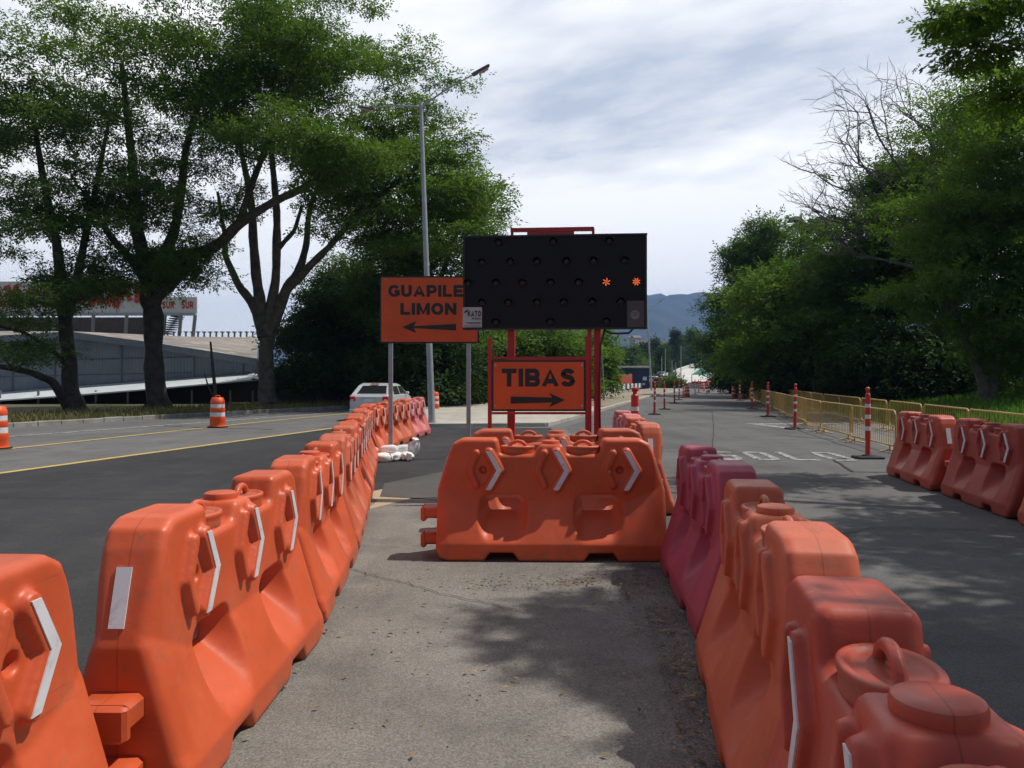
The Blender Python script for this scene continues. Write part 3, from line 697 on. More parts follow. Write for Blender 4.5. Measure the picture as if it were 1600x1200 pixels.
m = MB(); m.tube([(0.66, 0.02, zb + 0.0), (0.64, 0.0, zb - 0.07), (0.60, -0.02, zb - 0.22), (0.585, -0.03, zb - .9), (0.60, -0.03, zb - 1.4), (0.62, 0.0, 0.6)], 0.013, 6)
m.tube([(0.66, 0.02, zb - .005), (0.72, 0.0, zb - 0.05), (0.82, 0.0, zb - 0.055), (0.97, 0.0, zb - 0.05), (1.02, 0, zb)], 0.013, 6); m.build('cable', BLACK, AB, smooth=True)

# sign: TIBAS, held in front of the board on its own red frame
D2 = 10.05
c_ = P(841.5, 590, D2); SF = empty('direction_sign', (c_.x, D2, 0), R(0), 'small orange sign reading TIBAS with an arrow to the right on a red frame', 'road sign')
k = D2 / F
w2, h2 = 147 * k, 80 * k; zc = CH + (590 - 602.5) * k
m = MB(); m.box((0, 0, zc), (w2, 0.03, h2), bev=.004); m.build('panel', BLACK, SF)
m = MB(); m.box((0, -0.017, zc), (w2 - .05, 0.008, h2 - .05)); pn = m.build('face', SIGNO, SF)
block_text('lettering', 'TIBAS', (784 - 841.5) * k, (898 - 841.5) * k, CH + (590 - 604) * k, 28 * k, BLACK, SF, -0.0235)
def arrow(m, x0, x1, z, th0, th1, hw, hl, y):
    d = 1 if x1 > x0 else -1
    m.prismy([(x0, z - th0), (x1 - d * hl * .8, z - th1), (x1 - d * hl, z - hw), (x1, z), (x1 - d * hl, z + hw), (x1 - d * hl * .8, z + th1), (x0, z + th0)][::d], y - .003, y)
m = MB(); arrow(m, -0.35, 0.33, CH + (590 - 625) * k, 0.045, 0.03, 0.09, 0.20, -0.0235); m.build('arrow', BLACK, SF)
for s in (-1, 1):
    m = MB(); m.box((s * (w2 / 2 + .022), 0.02, 1.04), (0.05, 0.05, 2.08)); m.build('post', RED, SF)
for s in (-1, 1): m = MB(); m.box((0, .02, zc + s * (h2 / 2 + .025)), (w2 - .01, 0.04, 0.03)); m.build('rail', RED, SF)
m = MB()
for s in (-1, 1): m.box((s * (w2 / 2 + .022), 0.05, 0.025), (0.06, 0.8, 0.05))
m.build('foot', RED, SF)

# sign: GUAPILES LIMON
D3 = 15.6; k = D3 / F; c_ = P(671, 590, D3)
SG = empty('direction_sign', (c_.x, D3, 0), R(0), 'large orange sign reading GUAPILES LIMON with an arrow to the left on two grey posts', 'road sign')
w3, h3 = 155 * k, 105 * k; zc = CH + (590 - 484) * k
m = MB(); m.box((0, 0, zc), (w3, 0.02, h3)); m.build('panel', BLACK, SG)
m = MB(); m.box((0, -0.012, zc), (w3 - .06, 0.006, h3 - .06)); m.build('face', SIGNO, SG)
block_text('lettering', 'GUAPILES', (607 - 671) * k, (742 - 671) * k, CH + (590 - 464) * k, 18.5 * k, BLACK, SG, -0.0175)
block_text('lettering', 'LIMON', (626 - 671) * k, (713 - 671) * k, CH + (590 - 492) * k, 18.5 * k, BLACK, SG, -0.0175)
m = MB(); arrow(m, 0.52, -0.53, zc - 0.34, 0.065, 0.02, 0.12, 0.28, -0.0155); m.build('arrow', BLACK, SG)
for px in (610, 732):
    m = MB(); x_ = (px - 671) * k; m.box((x_, 0.035, (zc - h3 / 2 + .3) / 2), (0.085, 0.05, zc - h3 / 2 + .3), bev=.006); m.build('post', STEEL, SG)

for par, kx, kz, yy in ((SG, w3, h3, -.016), (SF, w2, h2, -.022)):
    zc_ = zc if par is SG else CH + (590 - 602.5) * D2 / F
    for sx_ in (-1, 1):
        for sz in (-1, 1):
            m = MB(); m.lathe([(0, 0), (.013, 0), (.010, .006), (0, .007)], 8); bo = m.build('bolt', STEEL, par); bo.rotation_euler = (R(90), 0, 0); bo.location = (sx_ * (kx / 2 - (.12 if par is SG else .05)), yy, zc_ + sz * (kz / 2 - .07))
# sandbags heaped round its left post
def make_bag(seed):
    hh = .012; X, Y, Z = grid((-.34, -.22, -.03), (.40, .22, .24), hh)
    rad = np.arctan2(Z - .09, Y)
    b = ((np.abs(X) / .25) ** 2.6 + (np.abs(Y) / .165) ** 2.6 + (np.abs(Z - .09) / .092) ** 2.8) ** (1 / 2.7) * .12 - .12
    b = b + .007 * np.sin(17 * X + seed * 2) * np.sin(21 * Y + seed) + .006 * np.sin(rad * 7 + seed) * np.clip(X / .2, 0, 1)
    rn = .024 + np.maximum(X - .27, 0) * .75 + .010 * np.sin(rad * 5 + seed) * np.clip((X - .26) / .05, 0, 1) + np.maximum(.25 - X, 0) * .6
    neck = rmax(np.hypot(Y, Z - .10) - rn, np.abs(X - .27) - .085, .012)
    return surface_nets(smin(b, neck, .03), (-.34, -.22, -.03), hh)
spots = [(-2.42, 15.02, .0, 205, 0, 'white sandbag lying nearest the camera by the left sign post'), (-2.22, 15.22, .0, 250, 0, 'white sandbag low in the middle of the heap at the left sign post'), (-2.34, 15.22, .13, 170, 8, 'white sandbag lying on top of the heap, against the left sign post'),
         (-2.02, 15.30, .0, 285, 0, 'white sandbag right of the middle of the heap, its knot toward the camera'), (-2.10, 15.40, .13, 15, -8, 'white sandbag on the right part of the heap, its knot pointing away'), (-1.86, 15.40, .16, 300, -62, 'white sandbag standing on end at the right of the heap'), (-2.50, 15.35, .02, 95, 0, 'white sandbag at the back of the heap, touching the barrier')]
for i, (x, y, z, a, ty, lb) in enumerate(spots):
    V, Q = make_bag(i + 1); o = np_mesh('sandbag', V, Q, BAG); o.location = (x, y, z); o.rotation_euler = (R(7 * (i % 3 - 1)), R(ty), R(a)); o.scale = (.70, .78, .95)
    tag(o, lb, 'sandbag', 'sandbags at the sign post')

# ------------------------------------------------------------------ drums, tubes, fences
DR = empty('traffic_drum', (0, 0, 0), 0, 'orange and white traffic drum standing on the left road by the verge', 'traffic drum', 'traffic drums')
def drum_prof(z0, z1, r0, r1):
    return [(r0, z0), (r0 + .006, z0 + .01), ((r0 + r1) / 2 + .006, (z0 + z1) / 2), (r1 + .006, z1 - .01), (r1, z1)]
m = MB(); m.lathe([(0, 0), (.27, 0), (.27, .05), (.235, .065), (.235, .20), (.24, .21), (.24, .345), (.222, .355), (.222, .49), (.228, .50), (.228, .62), (.21, .63), (.21, .75), (.215, .76), (.215, .86), (.20, .88), (.19, .93), (.16, .955), (0, .96)], 28); m.build('body', DRUMO, DR, smooth=True)
for z0, z1, r in ((.362, .483, .226), (.637, .744, .214)):
    m = MB(); m.lathe([(r - .01, z0), (r, z0), (r, z1), (r - .01, z1)], 28); m.build('reflective_band', WHITE, DR, smooth=True)
m = MB(); m.tube([(-.08, 0, .94), (-.07, 0, 1.0), (0, 0, 1.02), (.07, 0, 1.0), (.08, 0, .94)], .018, 6); m.build('handle', DRUMO, DR, smooth=True)
m = MB(); m.lathe([(0, 0), (.31, 0), (.31, .045), (.27, .05), (0, .05)], 24); m.build('base_ring', RUBBER, DR)
gp = 'traffic drums'
DR.location = (*G(340, 668), 0.0)
for px, py, lb, s in ((-6, 702, 'orange and white traffic drum cut off by the left photo edge', 1), (679, 642, 'orange drum half hidden behind the leaning lamp post', .95), (1073, 621, 'orange drum standing among the posts left of the right lane', .95), (1148, 622.5, 'left drum of the pair where the yellow fence begins', 1), (1171, 623, 'right drum of the pair where the yellow fence begins', 1)):
    x, y = G(px, py); dup(DR, (x, y, 0), random.random() * 3, lb, gp, scale=(s, s, s))
# small far drums and cones before the trees
for i in range(9):
    px = 1098 + i * 6.2 + (i % 2) * 1.5; x, y = G(px, 608.3 - i * 0.35)
    dup(DR, (x, y, 0), 0, 'tiny orange drum across the far end of the lane, %s from the left' % ORD[i], 'far drums across the lane', scale=(1.15, 1.15, .9), skip=('handle', 'base_ring'))

def make_tube(Ht=1.40, r=.048):
    t = empty('delineator_post', (0, 0, 0), 0, 'x', 'delineator', 'striped delineator posts')
    m = MB(); m.box((0, 0, .025), (.50, .42, .05), bev=.015); m.lathe([(0, .04), (.13, .04), (.10, .075), (0, .08)], 12); m.build('base', RUBBER, t)
    m = MB(); m.lathe([(0, .06), (r * 1.1, .06), (r, .12), (r, Ht - .14), (r * .6, Ht - .12), (r * .5, Ht - .09), (r * .85, Ht - .07), (r * .85, Ht - .02), (r * .4, Ht), (0, Ht)], 14); m.build('tube', material('tube_red', (.55, .035, .02), .45, var=.15, dirt=((.25, .06, .04), .4)), t, smooth=True)
    for z0, z1 in ((.55, .63), (.78, .86), (1.00, 1.07)):
        m = MB(); m.lathe([(r - .005, z0), (r + .003, z0), (r + .003, z1), (r - .005, z1)], 14); m.build('reflective_band', WHITE, t, smooth=True)
    return t
TB = make_tube()
TB.location = (*G(1356, 716.5), 0); TB['label'] = 'striped red post on rubber base nearest the camera, before the first yellow fence'
for px, py, lb in ((1242, 671, 'striped red post, second along the yellow fence'), (1199.6, 651.5, 'striped red post, third along the yellow fence'), (1175, 639.5, 'striped red post, fourth along the yellow fence'), (1156, 626, 'striped red post, farthest along the yellow fence'),
                   (1022.6, 648, 'striped red post nearest the camera on the left of the right lane'), (1038.3, 640, 'second striped red post on the left of the right lane'), (1054, 630.5, 'third striped red post on the left of the right lane'),
                   (1061, 625, 'fourth striped red post on the left of the right lane'), (1067.3, 621.8, 'fifth striped red post on the left of the right lane'), (1086, 616.5, 'sixth striped red post on the left of the right lane'), (1092, 613.5, 'seventh striped red post on the left of the right lane')):
    x, y = G(px, py); dup(TB, (x, y, 0), random.uniform(-.2, .2), lb, tilt=(random.uniform(-.015, .015), random.uniform(-.02, .02)))
dup(TB, ((992 - 800) / F * 13.6, 13.6, 0), 0, 'thick striped orange tube rising behind the end-on barriers', scale=(1.35, 1.35, 1.02))

# crowd barriers (yellow fence)
def make_fence(L=3.2, Hh=0.90):
    t = empty('fence_panel', (0, 0, 0), 0, 'x', 'fence panel', 'yellow fence panels along the verge')
    r = .02; z0 = .16; rc = .14; pts = []
    for cx_, cz_, a0 in ((rc, z0 + rc, 180), (L - rc, z0 + rc, 270), (L - rc, Hh - rc, 0), (rc, Hh - rc, 90)):
        for i in range(5):
            a = R(a0 + i * 22.5); pts.append((cx_ + rc * math.cos(a), 0, cz_ + rc * math.sin(a)))
    pts.append(pts[0]); m = MB(); m.tube(pts, r, 7, False); m.build('frame', YELLOWM, t, smooth=True)
    n = 22
    m = MB()
    for i in range(1, n): x = L * i / n; m.tube([(x, 0, z0 + .005), (x, 0, Hh - .005)], .0065, 5, False)
    m.build('bars', YELLOWM, t)
    for x in (.35, L - .35):
        m = MB(); m.tube([(x, 0, z0), (x, 0, .02)], .018, 6); m.tube([(x, -.25, .01), (x, 0, .06), (x, .25, .01)], .016, 6); m.build('foot', YELLOWM, t)
    return t
FN = make_fence(); ff = True
def fence_row(pts, labfn, n, L=3.2):
    global ff
    # walk along the polyline
    seg = 0; pos = Vector(pts[0]); i = 0
    while i < n and seg < len(pts) - 1:
        b = Vector(pts[seg + 1]); d = b - pos
        if d.length < L * .6: seg += 1; continue
        d.normalize(); rz = math.atan2(d.y, d.x) + random.uniform(-.02, .02)
        lb = labfn(i)
        if ff: FN.location = (pos.x, pos.y, 0); FN.rotation_euler = (0, 0, rz); FN['label'] = lb; ff = False
        else: dup(FN, (pos.x, pos.y, 0), rz, lb)
        pos = pos + d * (L + .06); i += 1
fence_row([(7.96, 16.6), (8.75, 22.0), (11.0, 32.0), (16.2, 53.6), (22, 78)], lambda i: ('%s yellow fence panel of the roadside row, counting from the near end' % ORD[i]), 17)
fence_row([(9.1, 11.0), (9.45, 15.3), (12.9, 33), (17.6, 54), (20, 64)], lambda i: ('%s yellow fence panel of the row behind, beside the grass, counting from the near end' % ORD[i]), 16)
# ------------------------------------------------------------------ vegetation
LEAF_A = leafmat('leaves_mid_green', (0.034, 0.072, 0.014), (0.105, 0.175, 0.030), 0.38)
LEAF_B = leafmat('leaves_grey_green', (0.044, 0.078, 0.022), (0.14, 0.20, 0.06), 0.38)
LEAF_B2 = leafmat('leaves_olive', (0.042, 0.085, 0.017), (0.13, 0.20, 0.040), 0.4)
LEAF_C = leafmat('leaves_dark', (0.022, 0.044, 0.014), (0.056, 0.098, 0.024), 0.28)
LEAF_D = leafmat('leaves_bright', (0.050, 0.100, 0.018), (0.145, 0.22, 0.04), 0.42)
LEAF_E = leafmat('grass_blades', (0.06, 0.14, 0.02), (0.16, 0.25, 0.05), 0.4)
LEAF_F = leafmat('dry_grass_blades', (0.10, 0.10, 0.04), (0.27, 0.22, 0.12), 0.3)

def leaf_cloud(cs, rs, n, ls, droop=0.25, flat=0.6, feather=5, rg=None):
    """sprays of leaves: cs (k,3) centres, rs (k,3) radii, n sprays in each"""
    rg = rg or rng; cs = np.asarray(cs); rs = np.asarray(rs); K = len(cs)
    idx = np.repeat(np.arange(K), n); M = len(idx)
    d = rg.normal(size=(M, 3)); d /= np.linalg.norm(d, axis=1)[:, None]
    rr = rg.random(M) ** 0.45
    org = cs[idx] + d * rs[idx] * rr[:, None] * (0.75 + 0.5 * rg.random(M))[:, None]
    # spray direction: outward and a little down
    out = d * np.array([1, 1, 0.35]) + rg.normal(size=(M, 3)) * 0.45; out[:, 2] -= droop
    out /= np.linalg.norm(out, axis=1)[:, None]
    up = np.tile(np.array([0, 0, 1.0]), (M, 1)) + rg.normal(size=(M, 3)) * (1 - flat)
    side = np.cross(out, up); side /= np.linalg.norm(side, axis=1)[:, None] + 1e-9
    nrm = np.cross(side, out)
    V = []; T = []
    tint0 = rg.random(K)[idx] * 0.65 + rg.random(M) * 0.2
    L = ls * (0.7 + 0.6 * rg.random(M))
    for j in range(feather):
        t = (j + 0.5) / feather; sg = -1 if j % 2 else 1
        b = org + out * (L * (t * 2.6))[:, None]
        ax = out * 0.65 + side * sg * (0.85) + rg.normal(size=(M, 3)) * 0.22
        if j == feather - 1: ax = out + rg.normal(size=(M, 3)) * 0.2
        ax /= np.linalg.norm(ax, axis=1)[:, None]
        wv = np.cross(ax, nrm + rg.normal(size=(M, 3)) * 0.35); wv /= np.linalg.norm(wv, axis=1)[:, None] + 1e-9
        l = L * (0.9 + 0.3 * rg.random(M)); wd = l * 0.22
        V.append(np.stack([b, b + ax * (l * .5)[:, None] + wv * wd[:, None], b + ax * l[:, None], b + ax * (l * .45)[:, None] - wv * wd[:, None]], 1))
        T.append(np.clip(tint0 + rg.random(M) * 0.25, 0, 1))
    V = np.concatenate(V).reshape(-1, 3); T = np.concatenate(T)
    return V, np.arange(len(V)).reshape(-1, 4), T
def curve_pts(a, b, bend, n=5):
    a = Vector(a); b = Vector(b); mid = (a + b) / 2 + Vector(bend)
    return [a * (1 - t) ** 2 + mid * 2 * t * (1 - t) + b * t * t for t in [i / n for i in range(n + 1)]]
def tree(name, label, base, stems, blobs, leafm, ls=0.16, nsp=60, subr=(0.9, 0.32), bark=None, group=None, cat='tree', feather=5, twig=0.022, droop=.25, flat=.6, seed=1, sub=None):
    """stems: paths of (x, y, z, r) in place coordinates; blobs: (centre, radii, number of leaf tufts)"""
    rg = np.random.default_rng(seed); bark = bark or BARK
    base = Vector(base); e = empty(name, base, 0, label, cat, group)
    m = MB(); joints = []
    for st in stems:
        pts = []; rad = []
        for (a, b) in zip(st[:-1], st[1:]):
            k = 5
            for i in range(k):
                t = i / k; p = Vector(a[:3]) * (1 - t) + Vector(b[:3]) * t; r = a[3] * (1 - t) + b[3] * t
                pts.append(p + Vector(rg.normal(size=3)) * r * 0.13); rad.append(r * (1 + rg.normal() * .05))
        pts.append(Vector(st[-1][:3])); rad.append(st[-1][3])
        # smooth once
        sm = [pts[0]] + [(pts[i - 1] + pts[i] * 2 + pts[i + 1]) / 4 for i in range(1, len(pts) - 1)] + [pts[-1]]
        m.tube([p - base for p in sm], rad, 9, True)
        for p, r in zip(sm, rad): joints.append((p, r))
    J = np.array([tuple(p) for p, r in joints]); JR = np.array([r for p, r in joints])
    cs = []; rs = []
    for c, rad, n in blobs:
        c = np.array(c); rad = np.array(rad)
        for _ in range(n):
            d = rg.normal(size=3); d /= np.linalg.norm(d)
            q = c + d * rad * rg.random() ** (1 / 2.2)
            s_ = 0.7 + 0.6 * rg.random(); cs.append(q); rs.append((subr[0] * s_, subr[0] * s_, subr[1] * s_))
    cs = np.array(cs); rs = np.array(rs)
    # branches: from the nearest limb towards each tuft
    nodes = [J.copy()]; nr = [np.minimum(JR, 0.2)]
    order = np.argsort([np.min(np.linalg.norm(J - c, axis=1)) for c in cs])
    allN = J.copy(); allR = JR.copy(); 
    for q in cs[order]:
        dd = np.linalg.norm(allN - q, axis=1) + np.maximum(allN[:, 2] - q[2], 0) * 1.5 + 0.15 * rg.random(len(allN))
        j = int(np.argmin(dd)); r0 = min(allR[j] * 0.7, twig * 2.6); r0 = max(r0, twig * .8)
        L = np.linalg.norm(allN[j] - q)
        pts = curve_pts(allN[j], q, (rg.normal() * L * .1, rg.normal() * L * .1, -L * .08 + rg.normal() * L * .06), 4)
        m.tube([p - base for p in pts], [r0 * (1 - .18 * i) for i in range(5)], 5, False)
        allN = np.vstack([allN, [tuple(p) for p in pts[2:]]]); allR = np.append(allR, [r0 * .65, r0 * .5, r0 * .35])
    m.build('trunk', bark, e, smooth=True, fix=False)
    if nsp > 0:
        V, Q, T = leaf_cloud(cs - np.array(base), rs, nsp, ls, droop, flat, feather, rg)
        np_mesh('crown', V, Q, leafm, e, smooth=False, tint=T)
    return e
KZ = 1.0
def S(*a):                 # a limb through sighted points (bearing, height) at a distance, with radii
    o = [(*P(x, y, z * KZ), r * KZ) for x, y, z, r in a]
    if o[0][2] < 1.2: o[0] = (o[0][0], o[0][1], -.1, o[0][3])
    return o
def Bl(px, py, z, rx, ry, rz, n): return (tuple(P(px, py, z * KZ)), (rx * KZ, ry * KZ, rz * KZ), n)

# left row of broad trees on the verge
KZ = 1.17
tree('roadside_tree', 'dark tree at the left photo edge with a long low limb reaching left', (*P(118, 652, 36.3).xy, 0), [
    S((120, 660, 31, .42), (114, 620, 31, .33), (106, 545, 31, .27), (98, 480, 31, .24), (92, 400, 31, .19), (70, 290, 31, .13), (50, 180, 30, .08)),
    S((104, 500, 31, .20), (128, 400, 31.5, .15), (150, 290, 32, .11), (170, 190, 32, .06)),
    S((112, 618, 31, .20), (85, 598, 30, .15), (50, 582, 29, .12), (0, 572, 28, .09), (-80, 565, 27, .05)),
    S((104, 570, 31, .11), (80, 545, 30.5, .08), (40, 520, 30, .06), (0, 510, 29, .04))],
    [Bl(60, 330, 30, 4.2, 4, 3.0, 50), Bl(40, 150, 30, 5.0, 4.5, 3.0, 50), Bl(180, 300, 31, 2.8, 3, 2.0, 20), Bl(30, 470, 29, 2.6, 2.2, .9, 13), Bl(60, 545, 29, 1.9, 1.4, .5, 6), Bl(140, 430, 30, 1.8, 1.8, 1.2, 9)],
    LEAF_B, ls=.145, nsp=100, subr=(1.1, .26), seed=11, group='broad trees on the left verge')
KZ = 1.36
tree('roadside_tree', 'thick trunked tree left of the SUR sign, limbs forking low over the road', (*P(246, 640, 38).xy, 0), [
    S((246, 652, 28, .54), (247, 632, 28, .38), (240, 560, 28, .31), (238, 480, 28, .32), (232, 440, 28, .3), (215, 360, 28, .22), (205, 240, 28, .15), (190, 100, 27, .08)),
    S((238, 470, 28, .3), (268, 440, 28, .24), (300, 400, 27.6, .21), (345, 382, 27, .18), (372, 350, 26.6, .17), (420, 320, 26, .14), (480, 290, 25.5, .1), (560, 250, 25, .05)),
    S((372, 352, 26.6, .12), (400, 270, 27, .1), (440, 170, 27, .07), (470, 90, 27, .04)),
    S((236, 450, 28, .24), (278, 350, 28.5, .17), (290, 230, 28.5, .12), (330, 100, 28, .07)),
    S((232, 430, 28, .2), (180, 380, 27.5, .12), (130, 300, 27, .08))],
    [Bl(545, 245, 25.2, 1.6, 1.6, .7, 18), Bl(500, 280, 25.5, 1.0, 1.2, .4, 7), Bl(240, 330, 27.5, 3.4, 3.2, 2.6, 52), Bl(150, 130, 27, 4.6, 4.5, 2.8, 59), Bl(330, 90, 27, 4.4, 4.4, 2.0, 54), Bl(290, 400, 27, 1.5, 1.6, .9, 11), Bl(440, 220, 26, 2.6, 3, 1.0, 22), Bl(420, 60, 27, 3.0, 3.0, 1.2, 28), Bl(200, 430, 27.5, 2.0, 1.6, .8, 11)],
    LEAF_B2, ls=.15, nsp=110, subr=(1.2, .25), seed=12, group='broad trees on the left verge')
KZ = 1.24
tree('roadside_tree', 'tall spreading tree with four bare grey limbs behind the left sign', (*P(416, 632, 42.2).xy, 0), [
    S((418, 640, 34, .48), (416, 600, 34, .33), (416, 545, 34, .30), (416, 520, 34, .3)),
    S((414, 530, 34, .28), (398, 478, 34, .20), (372, 445, 34, .16), (352, 400, 34, .13), (352, 372, 34, .10), (340, 300, 34, .06)),
    S((414, 525, 34, .30), (402, 450, 34, .22), (396, 350, 34, .18), (390, 300, 34, .14), (372, 210, 34, .09), (365, 130, 33, .05)),
    S((418, 522, 34, .28), (432, 440, 34, .20), (433, 330, 34, .16), (424, 240, 34, .12), (430, 130, 33, .06)),
    S((420, 522, 34, .28), (445, 455, 34, .22), (470, 420, 34, .17), (478, 380, 34, .14), (485, 320, 34, .1), (520, 230, 34, .06)),
    S((450, 450, 34, .20), (480, 420, 33.7, .17), (520, 380, 33, .13), (560, 330, 32.5, .10), (640, 270, 32, .07), (700, 220, 32, .04)),
    S((436, 388, 34, .11), (460, 360, 34, .09), (472, 320, 34, .07))],
    [Bl(520, 150, 33, 5.6, 5, 2.6, 69), Bl(625, 270, 32, 3.2, 3.6, 2.2, 40), Bl(690, 330, 32, 2.2, 3.0, 2.0, 27), Bl(590, 370, 32, 2.6, 2.6, 1.5, 26), Bl(380, 180, 33.5, 3.4, 3.4, 2.2, 29), Bl(470, 60, 33, 4.2, 4, 1.4, 30), Bl(560, 290, 32.5, 2.8, 2.8, 1.2, 23), Bl(600, 110, 33, 1.6, 2, .8, 9), Bl(690, 235, 32, 1.4, 2, .6, 9), Bl(735, 290, 32, 1.0, 1.6, .6, 6)],
    LEAF_D, ls=.155, nsp=105, subr=(1.25, .22), bark=BARK2, seed=13, group='broad trees on the left verge')
KZ = 1.0
tree('roadside_tree', 'tree filling the gap behind the lamp post, crown down to the board', (*P(655, 625, 44).xy, 0), [
    S((655, 628, 44, .4), (652, 540, 44, .3), (640, 450, 44, .22), (620, 380, 44, .12)), S((652, 520, 44, .24), (690, 430, 44, .16), (720, 350, 44, .08)), S((650, 470, 44, .16), (750, 420, 44, .08))],
    [Bl(680, 330, 44, 4.2, 4, 2.6, 39), Bl(640, 430, 43, 3.6, 3, 2.0, 30), Bl(740, 380, 44, 1.6, 2, 1.8, 11), Bl(700, 490, 43, 3.4, 2.5, 2.0, 27), Bl(600, 470, 43, 2.5, 2.5, 1.5, 17)],
    LEAF_A, ls=.2, nsp=80, subr=(1.05, .45), seed=14, group='broad trees on the left verge')
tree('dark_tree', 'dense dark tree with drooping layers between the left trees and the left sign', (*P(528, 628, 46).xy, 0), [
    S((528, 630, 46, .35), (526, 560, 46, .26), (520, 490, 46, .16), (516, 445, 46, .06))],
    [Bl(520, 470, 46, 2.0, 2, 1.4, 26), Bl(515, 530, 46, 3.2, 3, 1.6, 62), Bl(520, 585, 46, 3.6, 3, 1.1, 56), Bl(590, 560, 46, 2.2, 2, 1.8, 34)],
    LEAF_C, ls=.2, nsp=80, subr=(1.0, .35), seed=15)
tree('pale_tree', 'small pale green tree just left of the left sign, behind the dark one', (*P(600, 622, 60).xy, 0), [
    S((600, 622, 60, .3), (600, 520, 60, .2), (600, 450, 60, .08))],
    [Bl(560, 450, 60, 4.2, 3, 2.4, 50), Bl(620, 500, 60, 3.4, 3, 2.4, 40)], LEAF_B, ls=.24, nsp=70, subr=(1.1, .5), seed=16)
# bushes and trees behind the boards
BUSHL = [(645, 560, 42, 2.6, 'dark bush behind the left sign post'), (700, 580, 46, 2.4, 'dark bush right of the leaning lamp post'), (775, 555, 50, 3.2, 'green bush seen between the two road signs'), (850, 545, 52, 3.4, 'bright green bush above the small sign'), (905, 550, 58, 2.8, 'green bush at the right leg of the arrow board'), (928, 548, 128, 4.2, 'green bush beside the guard rail past the board')]
for i, (px, py, z, r, lb) in enumerate(BUSHL):
    b = P(px, 590, z); tp = P(px, py, z).z
    tree('bush', lb, (b.x, b.y, 0), [[(b.x, b.y, 0, .12), (b.x + .1, b.y, 1.2, .09), (b.x, b.y, tp, .04)], [(b.x, b.y, .3, .08), (b.x + 1.0, b.y, 2.2, .04)], [(b.x, b.y, .3, .08), (b.x - 1.0, b.y, 2.0, .04)]],
         [((b.x, b.y, tp), (r, r, tp * .55), 50), ((b.x, b.y, 1.2), (r * 1.1, r, 1.0), 26)], LEAF_C if i < 2 else LEAF_D if i in (2, 3, 4) else LEAF_A, ls=.17 + .0016 * z, nsp=62, subr=(.75, .45), seed=30 + i, cat='bush', group='bushes behind the boards')
m = MB()

# right side
tree('round_tree', 'rounded tree at the far end of the right tree line, beside the mountain', (*P(1190, 606, 70).xy, 0), [
    S((1200, 610, 70, .5), (1205, 520, 70, .35), (1210, 430, 70, .2), (1215, 360, 70, .08)), S((1205, 500, 70, .25), (1160, 440, 70, .1)), S((1205, 490, 70, .25), (1270, 400, 70, .12))],
    [Bl(1210, 400, 70, 4.2, 4, 3.4, 70), Bl(1165, 400, 70, 1.8, 2, 1.6, 20), Bl(1185, 470, 68, 4.4, 4, 3.2, 80), Bl(1150, 540, 66, 3.2, 3, 2.6, 50), Bl(1260, 460, 66, 4.0, 4, 3.4, 60)],
    LEAF_A, ls=.24, nsp=84, subr=(1.15, .6), seed=41, group='trees along the right verge')
tree('round_tree', 'bright green rounded tree in the middle of the right tree line', (*P(1235, 615, 50).xy, 0), [
    S((1245, 618, 50, .3), (1240, 540, 50, .22), (1235, 460, 50, .1))],
    [Bl(1225, 470, 50, 3.2, 3.2, 2.4, 70), Bl(1215, 540, 49, 3.4, 3, 2.4, 60), Bl(1290, 510, 46, 3.2, 3, 3.2, 60)],
    LEAF_D, ls=.22, nsp=70, subr=(1.0, .42), seed=42, group='trees along the right verge')
KZ = 1.38
tree('shade_tree', 'wide dark tree in the middle of the right side, over the yellow fence', (*P(1380, 622, 45.5).xy, 0), [
    S((1390, 626, 33, .35), (1385, 560, 33, .27), (1380, 480, 33, .2), (1370, 380, 33, .1)), S((1385, 540, 33, .2), (1440, 440, 33, .12)), S((1385, 530, 33, .2), (1320, 460, 34, .1))],
    [Bl(1450, 270, 33, 2.0, 2.2, 1.3, 30), Bl(1520, 210, 32, 2.0, 2.2, 1.2, 26), Bl(1390, 290, 33, 1.2, 1.6, .8, 9), Bl(1400, 330, 33, 2.0, 2.4, 1.8, 26), Bl(1370, 400, 33, 3.4, 3.4, 2.4, 84), Bl(1340, 500, 33, 3.0, 3, 2.2, 60), Bl(1440, 470, 32, 3.0, 3, 2.6, 64), Bl(1390, 560, 33, 3.6, 3, 1.2, 44), Bl(1450, 380, 32, 2.6, 3, 2.0, 40)],
    LEAF_A, ls=.19, nsp=92, subr=(1.15, .34), seed=43, group='trees along the right verge')
tree('shade_tree', 'tall tree at the right photo edge with pale forked stems', (*P(1540, 640, 33.1).xy, 0), [
    S((1545, 645, 24, .2), (1535, 590, 24, .15), (1500, 520, 24, .11), (1480, 440, 24, .08), (1470, 330, 24, .04)), S((1545, 640, 24, .17), (1560, 540, 24, .12), (1590, 440, 24, .09), (1600, 300, 24, .05)), S((1570, 500, 24, .1), (1680, 380, 23, .06))],
    [Bl(1530, 330, 24, 2.7, 2.7, 2.0, 76), Bl(1620, 400, 23, 3.0, 3, 3.0, 76), Bl(1500, 440, 24, 2.2, 2.2, 1.6, 42), Bl(1600, 200, 23, 2.4, 3, 1.8, 56), Bl(1590, 530, 24, 2.4, 2, 1.2, 26), Bl(1660, 560, 24, 2.4, 2, 1.6, 26)],
    LEAF_D, ls=.16, nsp=90, subr=(1.1, .22), bark=BARK2, seed=44, group='trees along the right verge')
